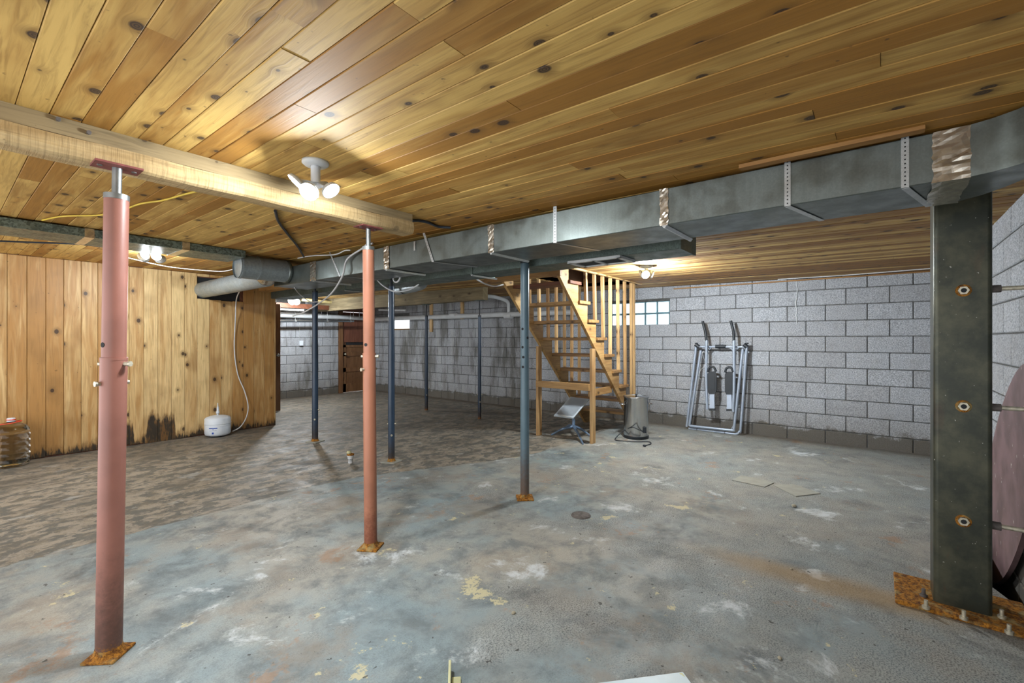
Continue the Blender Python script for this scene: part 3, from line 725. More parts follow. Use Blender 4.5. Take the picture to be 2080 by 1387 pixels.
# ------------------------------------------------------------------ steel column braced to the wall
cx0, cx1, cy0, cy1 = 3.135, 3.335, -0.425, -0.215
col = thing('steel_column', (3.235, -.32, 0), 'square dark steel column on a rusty bolted base plate, tied to the wall', 'column')
mb = MB(); rr = .018; prof = []
for (x, y, a0) in ((cx0 + rr, cy0 + rr, math.pi), (cx1 - rr, cy0 + rr, 1.5 * math.pi), (cx1 - rr, cy1 - rr, 0), (cx0 + rr, cy1 - rr, .5 * math.pi)):
    for k in range(6): aa = a0 + k / 5 * math.pi / 2; prof.append((x + rr * math.cos(aa), y + rr * math.sin(aa)))
zt = 2.062
mb.prism([(x, y, .02) for x, y in prof], (0, 0, zt - .02)); obj('tube', mb, 'column', col)
pl = MB(); pl.obox((3.22, -.315, .011), VX, VY, VZ, (.36, .50, .022), .004); bp = obj('base_plate', pl, 'rust', col)
for (px, py) in ((1881, 1236), (1958, 1258), (2050, 1287), (1876, 1212), (2035, 1256)):
    p = onZ(px, py, .02); b_ = MB(); b_.cyl((p.x, p.y, .02), (p.x, p.y, .034), .016, 6); b_.cyl((p.x, p.y, .03), (p.x, p.y, .062), .008, 10); obj('anchor_bolt', b_, 'bolt' if py > 1230 else 'iron', bp)
for py in (590, 825, 1058):
    p = onX(1957, py, cx0); z = p.z; yc = p.y
    nb = MB(); nb.lathe((cx0 - .0005, yc, z), [(.030, 0), (.030, .0015), (.02, .0015)], 20, (-1, 0, 0)); obj('washer_stain', nb, 'rust', col)
    nb = MB(); hexp = [(0, math.cos(k * math.pi / 3) * .021, math.sin(k * math.pi / 3) * .021) for k in range(6)]
    nb.prism([(cx0 - .001, yc + y_, z + z_) for _, y_, z_ in hexp], (-.012, 0, 0)); nut = obj('nut', nb, 'bolt', col)
    nb = MB(); nb.cyl((cx0 - .012, yc, z), (cx0 - .0145, yc, z), .011, 16); obj('bore', nb, 'dark_gap', nut)
for py in (587, 827, 1066):
    p = onX(2014, py, 3.19); z = p.z
    rd = MB(); rd.cyl((3.19, cy0 - .02, z), (3.19, YR + .004, z), .0105, 14); obj('tie_rod', rd, 'bolt', col)
    rd = MB(); rd.cyl((3.19, cy0 + .001, z), (3.19, cy0 - .034, z), .02, 6); obj('coupling', rd, 'iron', col)

# ------------------------------------------------------------------ main duct
DZ0, DZ1, DX0, DX1 = 1.963, 2.160, 2.45, 2.862
duct = thing('air_duct', (2.65, 1.5, DZ0), 'shiny rectangular galvanised main duct hung on perforated straps', 'duct')
joints = [5.55, 4.633, 3.376, 2.151, .905, -.22]
for a, b2 in zip(joints[:-1], joints[1:]):
    k = RND.uniform(-.003, .003)
    mb = MB(); mb.box((DX0 + k, b2 + .002, DZ0 + k), (DX1 + k, a - .002, DZ1 + k), .004); obj('duct_section', mb, 'duct', duct)
inner = [(2.45, -.22), (2.447, -.27), (2.425, -.33), (2.385, -.385), (2.31, -.44), (2.2, -.475), (1.9, -.48)]
outer = [(2.862, -.22), (2.85, -.28), (2.79, -.345), (2.70, -.40), (2.60, -.445), (2.45, -.50), (1.9, -.60)]
mb = MB(); n = len(inner)
for z in (DZ0, DZ1): mb.add([(x, y, z) for x, y in inner] + [(x, y, z) for x, y in outer], [(i, i + 1, n + i + 1, n + i) for i in range(n - 1)])
for L in (inner, outer): mb.add([(x, y, z) for x, y in L for z in (DZ0, DZ1)], [(2 * i, 2 * i + 1, 2 * i + 3, 2 * i + 2) for i in range(n - 1)], True)
obj('elbow', mb, 'duct', duct)
rt = random.Random(21)
def crinkled_band(y0, y1, mat, name='foil_tape', off=.0025, bottom=True):
    mb = MB(); nz, nyk = 14, 4
    path = [(DX0 - off, DZ1 - .0 - (DZ1 - DZ0 + off) * i / nz) for i in range(nz + 1)]
    if bottom: path += [(DX0 + (DX1 - DX0) * i / 10, DZ0 - off) for i in range(1, 11)]
    vs = []
    for i, (x, z) in enumerate(path):
        for j in range(nyk + 1):
            e = rt.uniform(0, .003); jy = rt.uniform(-.004, .004) if j in (0, nyk) else 0
            on_front = i <= nz
            vs.append((x - (e if on_front else 0), y0 + (y1 - y0) * j / nyk + jy, z - (0 if on_front else e)))
    m = nyk + 1
    mb.add(vs, [(i * m + j, i * m + j + 1, (i + 1) * m + j + 1, (i + 1) * m + j) for i in range(len(path) - 1) for j in range(nyk)])
    return obj(name, mb, mat, duct)
crinkled_band(4.58, 4.70, 'foil'); crinkled_band(3.335, 3.41, 'foil'); crinkled_band(2.125, 2.18, 'foil', bottom=False); crinkled_band(.885, .93, 'foil', bottom=False)
crinkled_band(-.275, -.165, 'foil')
for y in (4.633, 3.376, 2.151, .905):                       # drive cleats under the joints
    mb = MB(); mb.prism([(DX0 - .004, y - .014, DZ0 - .002), (DX0 - .004, y + .014, DZ0 - .002), (DX0 - .004, y + .004, DZ0 - .016), (DX0 - .004, y - .004, DZ0 - .016)], (DX1 - DX0 + .03, 0, 0)); obj('drive_cleat', mb, 'strap', duct)
def strap(y, lean=0.0, holes=11, bottom=True, zt=None):
    zt = zt or zc(DX0, y) - .002; w_ = .0125; off = .004
    mb = MB(); P0 = Vector((DX0 - off, y + lean, zt)); P1 = Vector((DX0 - off, y, DZ0 - .003))
    d = P1 - P0
    mb.obox((P0 + P1) / 2, d.normalized(), VY, VX, (d.length, w_ * 2, .0015))
    if bottom: mb.obox(Vector(((DX0 + DX1) / 2 - off / 2, y - .05, DZ0 - .004)), Vector((DX1 - DX0 + off, -.1, 0)).normalized(), Vector((.1, DX1 - DX0, 0)).normalized(), VZ, (DX1 - DX0, w_ * 2, .0015))
    o = obj('hanger_strap', mb, 'strap', duct)
    hb = MB()
    for i in range(holes):
        c_ = P0 + d * ((i + .7) / (holes + .4)) - VX * .0008; hb.cyl(c_, c_ - VX * .0006, .0032, 8)
    tag(obj('strap_holes', hb, 'dark_gap', o), kind='stuff')
strap(4.12, .19, 10); strap(2.765, .11, 10); strap(1.609, 0, 12); strap(.329, 0, 12); strap(-.083, 0, 12)
mb = MB(); mb.obox((DX0 - .004, 2.99, 2.115), VZ, VY, VX, (.075, .022, .0015)); o = obj('strap_end', mb, 'strap', duct)
mb = MB(); mb.tube(smooth_path([(DX0 - .003, -.25, 2.07), (DX0 - .004, -.31, 2.085), (DX0 - .03, -.345, 2.12), (DX0 - .035, -.36, 2.155)]), .003, 6)
# pine packing strip above the duct
pk = MB(); pk.box((DX0 - .075, -.14, zc(2.4, 0) - .016), (DX0 - .025, .52, zc(2.4, 0) + .002)); tag(obj('packing_strip', pk, 'beam_y', base=(2.4, .2, 2.16)), 'loose pine batten between the ceiling and the shiny duct', 'batten')

# ------------------------------------------------------------------ return duct
EX0, EX1, EZ0, EZ1 = 3.155, 3.48, 1.965, 2.15
rd_ = thing('return_duct', (3.45, 3, EZ0), 'dull dark galvanised duct with a capped end, behind the shiny main duct', 'duct')
js = [7.25, 5.2, 3.02, 1.06]
for a, b2 in zip(js[:-1], js[1:]): mb = MB(); mb.box((EX0, b2 + .003, EZ0), (EX1, a - .003, EZ1), .004); obj('duct_section', mb, 'duct_dark', rd_)
for y in js[1:3]:
    mb = MB(); mb.box((EX0 - .006, y - .016, EZ0 - .006), (EX1, y + .016, EZ1)); obj('joint_band', mb, 'duct_dark', rd_)
    mb = MB(); mb.prism([(EX0, y - .012, EZ0 - .006), (EX0, y + .012, EZ0 - .006), (EX0, y, EZ0 - .02)], (EX1 - EX0 + .04, 0, 0)); obj('drive_cleat', mb, 'strap', rd_)
mb = MB(); mb.box((EX0 - .004, 1.052, EZ0 - .004), (EX1 + .004, 1.066, EZ1)); obj('end_cap', mb, 'duct_dark', rd_)
mb = MB(); a, b2 = onZ(868, 590, 2.06), onZ(935, 577, 2.06)
rp_ = thing('branch_pipe', (a.x, a.y, a.z), 'short round galvanised branch pipe below the dull dark duct', 'pipe')
A_, B_ = Vector((4.16, 5.45, 2.06)), Vector((3.95, 4.75, 2.06))
mb = MB(); mb.tube(smooth_path([A_, B_, (3.72, 4.42, 2.06), (3.485, 4.28, 2.06)], 5), .075, 24); obj('pipe', mb, 'pipe_metal', rp_)
mb = MB(); mb.cyl(A_.lerp(B_, .3), A_.lerp(B_, .34), .079, 24); obj('seam_ring', mb, 'black_plastic', rp_)

# flat duct along the partition
fd = thing('flat_duct', (.5, 5.2, 2.165), 'flat spangled galvanised duct close under the ceiling by the plank wall', 'duct')
zb_ = 2.168
mb = MB(); mb.box((-1.5, 4.97, zb_), (1.92, 5.42, 2.236), .004); obj('duct_body', mb, 'duct_spangle', fd)
for px in (182, 378):
    p = onY(px, 470, 4.97); mb = MB(); mb.box((p.x - .03, 4.967, zb_ - .003), (p.x + .03, 5.42, 2.238)); obj('foil_tape', mb, 'foil', fd)
# round pipes
rp1 = thing('vent_pipe', (2.29, 6.3, 2.03), 'large round galvanised pipe entering the hole in the plank wall', 'pipe')
mb = MB(); mb.tube([(2.30, YP + .05, 2.035), (2.29, 6.4, 2.036), (2.285, 5.36, 2.045)], .108, 32); obj('pipe', mb, 'pipe_metal', rp1)
for y in (7.0,):
    mb = MB(); mb.tube([(2.297, y + .012, 2.035), (2.297, y - .012, 2.035)], .1105, 32); obj('seam_ring', mb, 'pipe_metal', rp1)
tp = thing('tee_pipe', (2.15, 5.2, 2.105), 'capped galvanised tee fitting with a round flat end facing the posts', 'pipe')
mb = MB(); mb.tube([(1.925, 5.2, 2.105), (2.44, 5.2, 2.105)], .122, 36, False); obj('barrel', mb, 'pipe_metal', tp)
mb = MB(); mb.lathe((2.44, 5.2, 2.105), [(.122, -.03), (.127, -.03), (.127, .004), (.12, .006), (.112, .0), (0, -.001)], 36, (1, 0, 0)); obj('end_cap', mb, 'duct', tp)
for x in (1.95, 2.12):
    mb = MB(); mb.tube([(x - .01, 5.2, 2.105), (x + .01, 5.2, 2.105)], .1265, 36); obj('seam_ring', mb, 'pipe_metal', tp)
mb = MB(); mb.tube([(2.285, 5.38, 2.05), (2.26, 5.26, 2.09)], .11, 28); obj('saddle', mb, 'foil', tp)

# ceiling register
pts = [onZ(1157, 531, 2.14), onZ(1251, 516, 2.14)]
rg = thing('air_register', (3.25, 1.7, 1.95), 'flat white air register with two dark openings under the dull dark duct', 'register')
x0, x1, y0, y1 = 3.11, 3.38, 1.48, 1.93; zt = EZ0
z0 = 1.944
mb = MB(); mb.box((x0, y0, z0 + .012), (x1, y1, zt), .003); obj('box', mb, 'white_paint', rg)
mb = MB()
for a, b2, c_, d_ in ((x0, x0 + .035, y0, y1), (x1 - .035, x1, y0, y1), (x0, x1, y0, y0 + .035), (x0, x1, y1 - .035, y1), (x0, x1, (y0 + y1) / 2 - .012, (y0 + y1) / 2 + .012)): mb.box((a, c_, z0), (b2, d_, z0 + .012))
obj('frame', mb, 'white_paint', rg)
for c_, d_ in ((y0 + .035, (y0 + y1) / 2 - .012), ((y0 + y1) / 2 + .012, y1 - .035)):
    mb = MB(); mb.box((x0 + .035, c_, z0 + .008), (x1 - .035, d_, z0 + .0115)); obj('opening', mb, 'dark_gap', rg)

# ------------------------------------------------------------------ staircase
stt = thing('staircase', (5.5, 3.3, 0), 'open-riser wooden basement staircase with square balusters', 'stairs')
RUN, RISE = .2253, .2255
tx0, tz0 = 4.765, 2.025                                     # top tread centre
SYR, SYL = (2.865, 2.905), (3.70, 3.74)
def stringer(y0, y1):
    pts = []; pts.append((4.41, 2.115)); pts.append((4.645, zc(4.6, 3) - .002))
    for i in range(9):
        X_, Z_ = tx0 + RUN * i, tz0 + (-RISE) * i - .02
        pts += [(X_ - .12, Z_), (X_ + .105, Z_)]
    lx, lz = pts[-1]; pts += [(lx, 0.0), (lx - .16, 0.0)]
    low = lambda X_: 2.087 - (X_ - 4.44)
    # lower edge back up
    xe = 4.44 + 2.087 - 0.0
    pts[-1] = (min(lx - .02, xe), 0.0)
    pts.append((4.41, low(4.41)))
    mb = MB(); mb.prism([(a, y0, b2) for a, b2 in pts], (0, y1 - y0, 0)); return mb
# keep the notch polygon simple and valid
obj('stringer', stringer(*SYR), 'stair_x', stt); obj('stringer', stringer(*SYL), 'stair_x', stt)
for i in range(9):
    X_, Z_ = tx0 + RUN * i, tz0 - RISE * i
    mb = MB(); mb.box((X_ - .125, SYR[0] - .03, Z_ - .02), (X_ + .135, SYL[1] + .03, Z_ + .02), .004); obj('tread', mb, 'stair_y' if i else 'darkwood', stt)
rs = random.Random(5)
def baluster(x, y, zb, lean):
    zt = zc(x, y) - .004; mb = MB(); mb.beam((x + lean, y, zb), (x, y, zt), .038, .038, VX, .002); obj('baluster', mb, 'stair_z', stt)
for i in range(1, 8):
    X_, Z_ = tx0 + RUN * i, tz0 - RISE * i
    baluster(X_ + .03, SYR[0] - .012, Z_ + .02, rs.uniform(.0, .03)); baluster(X_ + .07, SYL[1] + .012, Z_ + .02, rs.uniform(-.01, .02))
mb = MB(); mb.beam((6.46, SYR[0] - .015, .22 + .02), (6.44, SYR[0] - .015, zc(6.4, 2.8) - .004), .045, .045, VX, .002); obj('newel', mb, 'stair_z', stt)
for (x, y) in ((5.272, 2.888), (5.25, 3.722)):
    mb = MB(); mb.box((x - .0445, y - .02, 0), (x + .0445, y + .02, 2.087 - (x + .03 - 4.44)), .003); obj('post', mb, 'stair_z', stt)
mb = MB(); mb.box((5.19, 2.90, .68), (5.228, 3.735, .77), .003); obj('brace', mb, 'stair_y', stt)
mb = MB(); mb.box((5.25, 2.907, .60), (5.86, 2.943, .69), .003); obj('brace', mb, 'stair_x', stt)
# trimmers round the opening
mb = MB(); mb.box((4.36, 2.80, zc(4.4, 3) - .135), (4.40, 3.95, zc(4.4, 3) + .001), .002); tag(obj('trim_2', mb, 'stair_y'), 'wooden header across the top of the stairs', kind='structure')
mb = MB(); mb.box((4.40, 2.795, zc(5, 2.8) - .02), (6.64, 2.83, zc(5, 2.8) + .012), .002); tag(obj('trim_3', mb, 'stair_x'), 'orange pine edge strip along the stair opening', kind='structure')

# ------------------------------------------------------------------ LED ceiling lamps
def lamp(base, label, heads, drop=.06, rbase=.062, led='led'):
    t = thing('ceiling_lamp', base, label, 'lamp', None); b_ = Vector(base)
    mb = MB(); mb.lathe(b_, [(0, 0), (rbase, 0), (rbase, -.012), (rbase * .8, -.022), (.024, -.026)], 28); obj('base', mb, 'white_paint', t)
    mb = MB(); mb.cyl(b_ - VZ * .024, b_ - VZ * (drop + .02), .022, 18); obj('socket', mb, 'white_plastic', t)
    hub = b_ - VZ * (drop + .02)
    for (p, nrm, r) in heads:
        p = Vector(p); nrm = Vector(nrm).normalized()
        mb = MB(); mb.lathe(p, [(r * .55, -.022), (r * .9, -.016), (r, -.004), (r, .001), (r * .93, .001)], 26, nrm); mb.lathe(p, [(0, -.022), (r * .55, -.022)], 26, nrm); h = obj('lamp_head', mb, 'white_paint', t)
        mb = MB(); mb.lathe(p, [(r * .93, .0), (0, .005)], 14, nrm); obj('lens', mb, led, h)
        mb = MB(); mb.tube([hub, p - nrm * .018], .007, 8); obj('hinge_arm', mb, 'white_plastic', h)
    return t
cdir = Vector((-CA, -SA, 0)); cright = Vector((SA, -CA, 0))
b1 = onC(641, 328)
lamp(b1, 'four-headed LED lamp on the ceiling in front of the rough beam', [
    (atD(601, 371, 2.16), cdir * .3 - cright * .75 - VZ * .9, .047), (atD(627, 390, 2.13), cdir * 1.0 - cright * .1 - VZ * .85, .045),
    (atD(652, 379, 2.33), -cdir * .6 - VZ * 1.0 + cright * .1, .042), (atD(673, 388, 2.22), cdir * .25 + cright * .75 - VZ * .9, .045)], drop=.085)
c2 = onZ(303, 512, zc(1.3, 5.75)); c2 = Vector((1.33, 5.72, zc(1.33, 5.72)))
lamp(c2, 'LED lamp with two glowing round heads near the plank wall', [
    (onY(293, 518, 5.66), cdir * 1.0 - VZ * .55 - cright * .25, .047), (onY(317, 520, 5.66), cdir * 1.0 - VZ * .55 + cright * .25, .047),
    ((1.28, 5.80, 2.17), (-.4, 1.0, -.6), .055), ((1.42, 5.79, 2.17), (.5, 1.0, -.6), .05)], drop=.03, led='led_b')  # two unseen rear heads, added to light the plank wall
c3 = Vector((4.52, 9.2, zc(4.52, 9.2)))
lamp(c3, 'LED lamp in the far room above the white drain pipes', [
    (onY(591, 613, 9.14), cdir - VZ * .6 - cright * .4, .07), (onY(602, 613, 9.14), cdir - VZ * .6 + cright * .4, .07),
    ((4.48, 9.30, 2.14), (-.3, 1.0, -.6), .06), ((4.60, 9.27, 2.14), (1.0, .4, -.6), .06)], drop=.05, led='led_c')  # rear heads are unseen, added to brighten the far end
c4 = onC(1313, 540)
lamp(c4, 'LED lamp on the ceiling between the stairs and the duct end', [
    (atD(1311.5, 558, c4.x * CA + c4.y * SA - .04), cdir - VZ * .45 + cright * .0, .046), (atD(1326, 558, c4.x * CA + c4.y * SA), cdir * .25 + cright * 1.0 - VZ * .4, .046),
    (atD(1301, 556, c4.x * CA + c4.y * SA + .05), -cdir * .7 - cright * 1.0 - VZ * .4, .046),
    (c4 + Vector((.075, .02, -.075)), (1.0, .1, -.5), .046)], drop=.05, rbase=.07, led='led_d')  # unseen head facing away, added to brighten the back wall

# ------------------------------------------------------------------ drain and service pipes
dp = thing('drain_pipe', (7.0, 8.0, 1.85), 'thick white plastic drain pipe running along both block walls', 'pipe')
xq = XB - .09; yq = YF - .12
pa = onY(560, 639, yq); pc = onX(785, 645, xq); pe = onX(1165, 634, xq)
corner = Vector((xq, yq, (onY(740, 648, yq).z + pc.z) / 2))
mb = MB(); mb.tube([pa, Vector((xq - .12, yq, corner.z + .01))], .057, 20); obj('pipe', mb, 'pvc', dp)
mb = MB(); mb.tube([Vector((xq, yq - .12, corner.z - .01)), pe], .052, 20); obj('pipe', mb, 'pvc', dp)
mb = MB(); mb.tube(smooth_path([Vector((xq - .18, yq, corner.z + .01)), Vector((xq - .05, yq - .02, corner.z)), Vector((xq, yq - .07, corner.z)), Vector((xq, yq - .2, corner.z - .01))]), .066, 20); obj('elbow', mb, 'pvc', dp)
for px in (921, 1033):
    c_ = onX(px, 641, xq); mb = MB(); mb.cyl(c_ - VY * .09, c_ + VY * .09, .061, 20); obj('coupling', mb, 'pvc', dp)
mb = MB(); mb.cyl(pe, pe - VY * .06, .062, 20); obj('end_cap', mb, 'pvc', dp)
t0 = onX(1033, 637, xq); mb = MB(); mb.tube(smooth_path([t0, t0 + Vector((0, 0, .12)), onX(1030, 612, xq - .06), onX(1005, 603, xq - .35), onX(980, 601, xq - .6)]), .036, 14); obj('branch', mb, 'pvc', dp)
for (px, y0_, y1_) in ((653, 612, 640), (730, 618, 650), (718, 615, 646)):
    a, b2 = onY(px, y0_, yq - .06), onY(px, y1_, yq - .06); mb = MB(); mb.tube([a, b2], .008, 6); obj('hanger', mb, 'strap', dp)
def pipe_thing(name, label, pts, r, mat, cat='pipe', n=14):
    pts = [Vector(p) for p in pts]; mb = MB(); mb.tube(pts, r, n)
    return tag(obj(name, mb, mat, base=pts[0]), label, cat)
ym = YF - .35; yg = YF - .22
mp = thing('metal_pipe', onY(640, 652, ym), 'shiny metal pipe ending before the brown far door', 'pipe')
mb = MB(); mb.tube([onY(560, 652, ym), onY(718, 652, ym)], .030, 14); obj('pipe', mb, 'chrome', mp)
for px in (600, 665, 712):
    p = onY(px, 652, ym); mb = MB(); mb.tube([p, Vector((p.x, p.y, zc(p.x, p.y)))], .004, 6); mb.tube([p - VX * .02, p + VX * .02], .034, 14); obj('pipe_hanger', mb, 'strap', mp)
pipe_thing('grey_pipe', 'thin grey pipe with a rusty end above the white drain pipe', [onY(560, 624, yg), onY(745, 629, yg)], .026, 'pvc')
pipe_thing('grey_pipe', 'grey pipe end with a rusty tip near the far corner', [onX(770, 629, 6.7), onX(824, 630, 6.7)], .024, 'pvc')
pipe_thing('cream_pipe', 'cream pipe slung under the far ceiling', [onY(585, 606, YF - .9), onY(740, 620, YF - .5)], .035, 'tan_pipe')
pipe_thing('cream_pipe', 'second length of cream pipe ending at the far corner', [onX(745, 621, 6.55), onX(775, 622, 6.55)], .03, 'tan_pipe')
bl = MB(); a, b2 = onY(560, 619, YF - .7), onY(735, 629, YF - .5); bl.beam(a, b2, .05, .10); tag(obj('ledger_board', bl, 'darkwood', base=a), 'brown ledger board above the pipes in the far room', 'board')
# furring strips on the back wall
for px, y0_, y1_, lab in ((876, 612, 674, 'long pale wood strip hanging on the block wall behind the drain pipe'), (939, 612, 648, 'short pale wood strip on the block wall above the drain pipe')):
    a = onX(px, y0_, XB - .02); b2 = onX(px, y1_, XB - .02); mb = MB(); mb.box((XB - .038, a.y - .045, b2.z), (XB - .001, a.y + .045, min(a.z, zc(XB, a.y) - .01)), .003); tag(obj('wood_strip', mb, 'stair_z', base=(XB - .02, a.y, b2.z)), lab, 'wood strip')
# switch box
sw = onY(611, 697, YF); jb = thing('switch_box', (sw.x, YF, sw.z), 'small pale blue switch box with conduit on the far block wall', 'switch')
mb = MB(); mb.box((sw.x - .04, YF - .045, sw.z - .06), (sw.x + .04, YF + .002, sw.z + .06), .006); obj('box', mb, 'white_plastic', jb)
mb = MB(); mb.tube([(sw.x - .03, YF - .012, sw.z + .06), (sw.x - .03, YF - .012, 2.02)], .008, 8); obj('conduit', mb, 'strap', jb)
# cracked white caulk line on back wall
pc_ = [onX(1618, y_, XB - .0035) + Vector((0, rs.uniform(-.012, .012), 0)) for y_ in range(568, 660, 9)]
mb = MB(); mb.tube(pc_, .006, 6); obj('caulk_line', mb, 'white_paint', wall_back)

# ------------------------------------------------------------------ cables
def cable(name, label, pts, r, mat, k=7):
    P = smooth_path(pts, k)
    for p in P: p.z = min(p.z, zc(p.x, p.y) - r - .001)
    mb = MB(); mb.tube(P, r, 7); return tag(obj(name, mb, mat, base=P[0]), label, 'cable')
cc = lambda px, py, d=.012: onC(px, py, d)
cable('yellow_cable', 'yellow cable stapled to the ceiling behind the pinkish red post', [cc(86, 447), cc(130, 439), cc(200, 437), cc(245, 428), cc(285, 414), cc(330, 407), cc(370, 396), cc(402, 388)], .006, 'yellow_wire')
cable('black_cable', 'black cable dropping across the ceiling to the round pipes', [cc(559, 428), cc(566, 450), cc(585, 476), cc(603, 498), cc(612, 512), onX(617, 521, 2.35)], .010, 'black_wire')
cable('black_cable', 'black cable with white sheath from the end of the rough beam to the duct', [cc(832, 449), cc(850, 448), cc(870, 452), cc(890, 460), cc(915, 462)], .010, 'black_wire')
cable('thin_rod', 'dark thin rod below the ceiling beside the plank wall', [onY(-20, 489, 5.9), onY(120, 494, 5.9), onY(212, 498, 5.9)], .008, 'black_wire')
cable('white_wire', 'thin white wire drooping from the two-headed lamp to the round pipe', [onY(250, 521, 6.2), onY(300, 533, 6.2), onY(345, 542, 6.2), onY(400, 548, 6.2), onY(450, 551, 6.0), onY(478, 546, 5.7)], .0045, 'white_wire')
cable('white_wire', 'white cable swinging from the shiny duct round the blue-black post to the far room', [onX(757, 486, 2.43), onX(735, 505, 2.42), onX(705, 527, 2.42), onX(695, 562, 2.42), onX(672, 597, 2.6), onX(645, 618, 2.93), onX(632, 626, 2.96), onX(618, 634, 3.0), onX(595, 642, 3.1)], .009, 'white_wire')
cable('white_wire', 'white cable lying along the top of the shiny duct near the tee fitting', [onX(605, 523, 2.43), onX(640, 519, 2.43), onX(680, 517, 2.43), onX(700, 509, 2.43), onX(712, 508, 2.43)], .006, 'white_wire')
cable('white_wire', 'white cable sagging below the main duct beside the orange red post', [onX(759, 553, 2.90), onX(766, 568, 2.94), onX(778, 580, 2.96), onX(795, 590, 2.98), onX(812, 592, 3.05), onX(832, 588, 3.15), onX(850, 578, 3.18)], .008, 'white_wire')
cable('white_wire', 'white cable loop hanging like a U behind the orange red post', [onX(799, 551, 2.9), onX(799, 567, 2.9), onX(804, 573, 2.9), onX(811, 568, 2.9), onX(815, 551, 2.9)], .009, 'white_wire')
cable('white_wire', 'white cable from the dull dark duct to the top of the stairs', [onX(966, 566, 3.8), onX(985, 576, 4.0), onX(1005, 581, 4.2), onX(1022, 578, 4.35)], .010, 'white_wire')
cable('white_wire', 'white wire tied around the post and hanging below the tee fitting', [onX(598, 584, 2.6), onX(607, 596, 2.85), onX(622, 608, 3.0), onX(632, 613, 3.0), onX(648, 613, 3.0)], .006, 'white_wire')
cable('white_tube', 'white plastic tube hanging from the vent pipe to the pressure tank', [onY(487, 590, 6.6), onY(480, 610, 7.1), onY(478, 650, 7.3), onY(476, 710, 7.33), onY(483, 760, 7.33), onY(497, 795, 7.3), onY(504, 825, 7.25), onY(500, 848, 7.22), onY(488, 867, 7.2), onY(472, 876, 7.2)], .008, 'white_wire')
cable('white_wire', 'slack white cable on the ceiling edge above the block wall', [onX(1580, 566, XB - .15), onX(1640, 558, XB - .15), onX(1700, 549, XB - .15), onX(1780, 542, XB - .2), onX(1895, 524, XB - .3)], .006, 'white_wire')

# ------------------------------------------------------------------ carboy
cbp = Vector((.468, 7.19, 0))
ca_ = thing('water_carboy', cbp, 'clear ribbed plastic water carboy with a red handle by the plank wall', 'carboy')
prof = [(0, .004), (.12, .004), (.138, .02)]
z = .03
for k in range(5): prof += [(.143, z), (.143, z + .045), (.137, z + .052), (.137, z + .06)]; z += .066
prof += [(.143, z), (.138, z + .03), (.115, z + .065), (.075, z + .09), (.035, z + .105), (.028, z + .12), (.028, z + .145)]
mb = MB(); mb.lathe(cbp, prof, 36); obj('bottle', mb, 'carboy', ca_)
zt = z + .145
mb = MB(); mb.lathe(cbp + VZ * (zt - .03), [(.033, 0), (.033, .03), (.028, .036), (0, .036)], 24); obj('cap', mb, 'white_plastic', ca_)
mb = MB(); mb.tube([cbp + Vector((.078 * math.cos(k * math.pi / 10), .055 * math.sin(k * math.pi / 10), zt - .045 + .012 * math.cos(k * math.pi / 10))) for k in range(21)], .006, 8); obj('handle', mb, 'red_plastic', ca_)
mb = MB(); mb.tube([cbp + Vector((.036 * math.cos(k * math.pi / 10), .036 * math.sin(k * math.pi / 10), zt - .012)) for k in range(21)], .005, 8); obj('neck_ring', mb, 'red_plastic', ca_)
# pressure tank
tkp = Vector((2.415, 7.185, 0))
tk = thing('pressure_tank', tkp, 'small white water pressure tank with blue print beside the plank wall', 'tank')
mb = MB(); mb.lathe(tkp, [(0, .02), (.11, .012), (.145, .025), (.156, .045), (.157, .175), (.154, .178)], 40); obj('lower_shell', mb, 'white_plastic', tk)
mb = MB(); mb.lathe(tkp, [(.160, .176), (.161, .186), (.158, .192), (.157, .245), (.145, .262), (.10, .28), (.05, .290), (0, .292)], 40); obj('upper_shell', mb, 'white_plastic', tk)
mb = MB(); mb.lathe(tkp, [(.1575, .150), (.159, .154), (.1575, .158)], 40); obj('seam_ring', mb, 'white_plastic', tk)
mb = MB(); mb.lathe(tkp, [(.10, .0), (.11, .014), (.10, .02)], 30); obj('foot_ring', mb, 'black_plastic', tk)
mb = MB(); mb.lathe(tkp + VZ * .29, [(.012, 0), (.012, .02), (.022, .022), (.022, .05), (.014, .055), (.014, .10), (.006, .13), (.004, .17)], 16); obj('valve', mb, 'white_plastic', tk)
def decal(name, a0, a1, z0, z1, mat, r=.1585, n=8):
    fa = math.atan2(-SA, -CA) + 0.18; mb = MB()
    vs = [(tkp.x + r * math.cos(fa + a0 + (a1 - a0) * i / n), tkp.y + r * math.sin(fa + a0 + (a1 - a0) * i / n), z_) for i in range(n + 1) for z_ in (z0, z1)]
    mb.add(vs, [(2 * i, 2 * i + 2, 2 * i + 3, 2 * i + 1) for i in range(n)]); obj(name, mb, mat, tk)
decal('blue_bar', -.30, .36, .125, .138, 'blue_print'); decal('blue_dot', -.06, .09, .052, .078, 'blue_print'); decal('small_print', -.02, .10, .112, .118, 'blue_print'); decal('small_print', -.26, .30, .098, .103, 'grey_print')

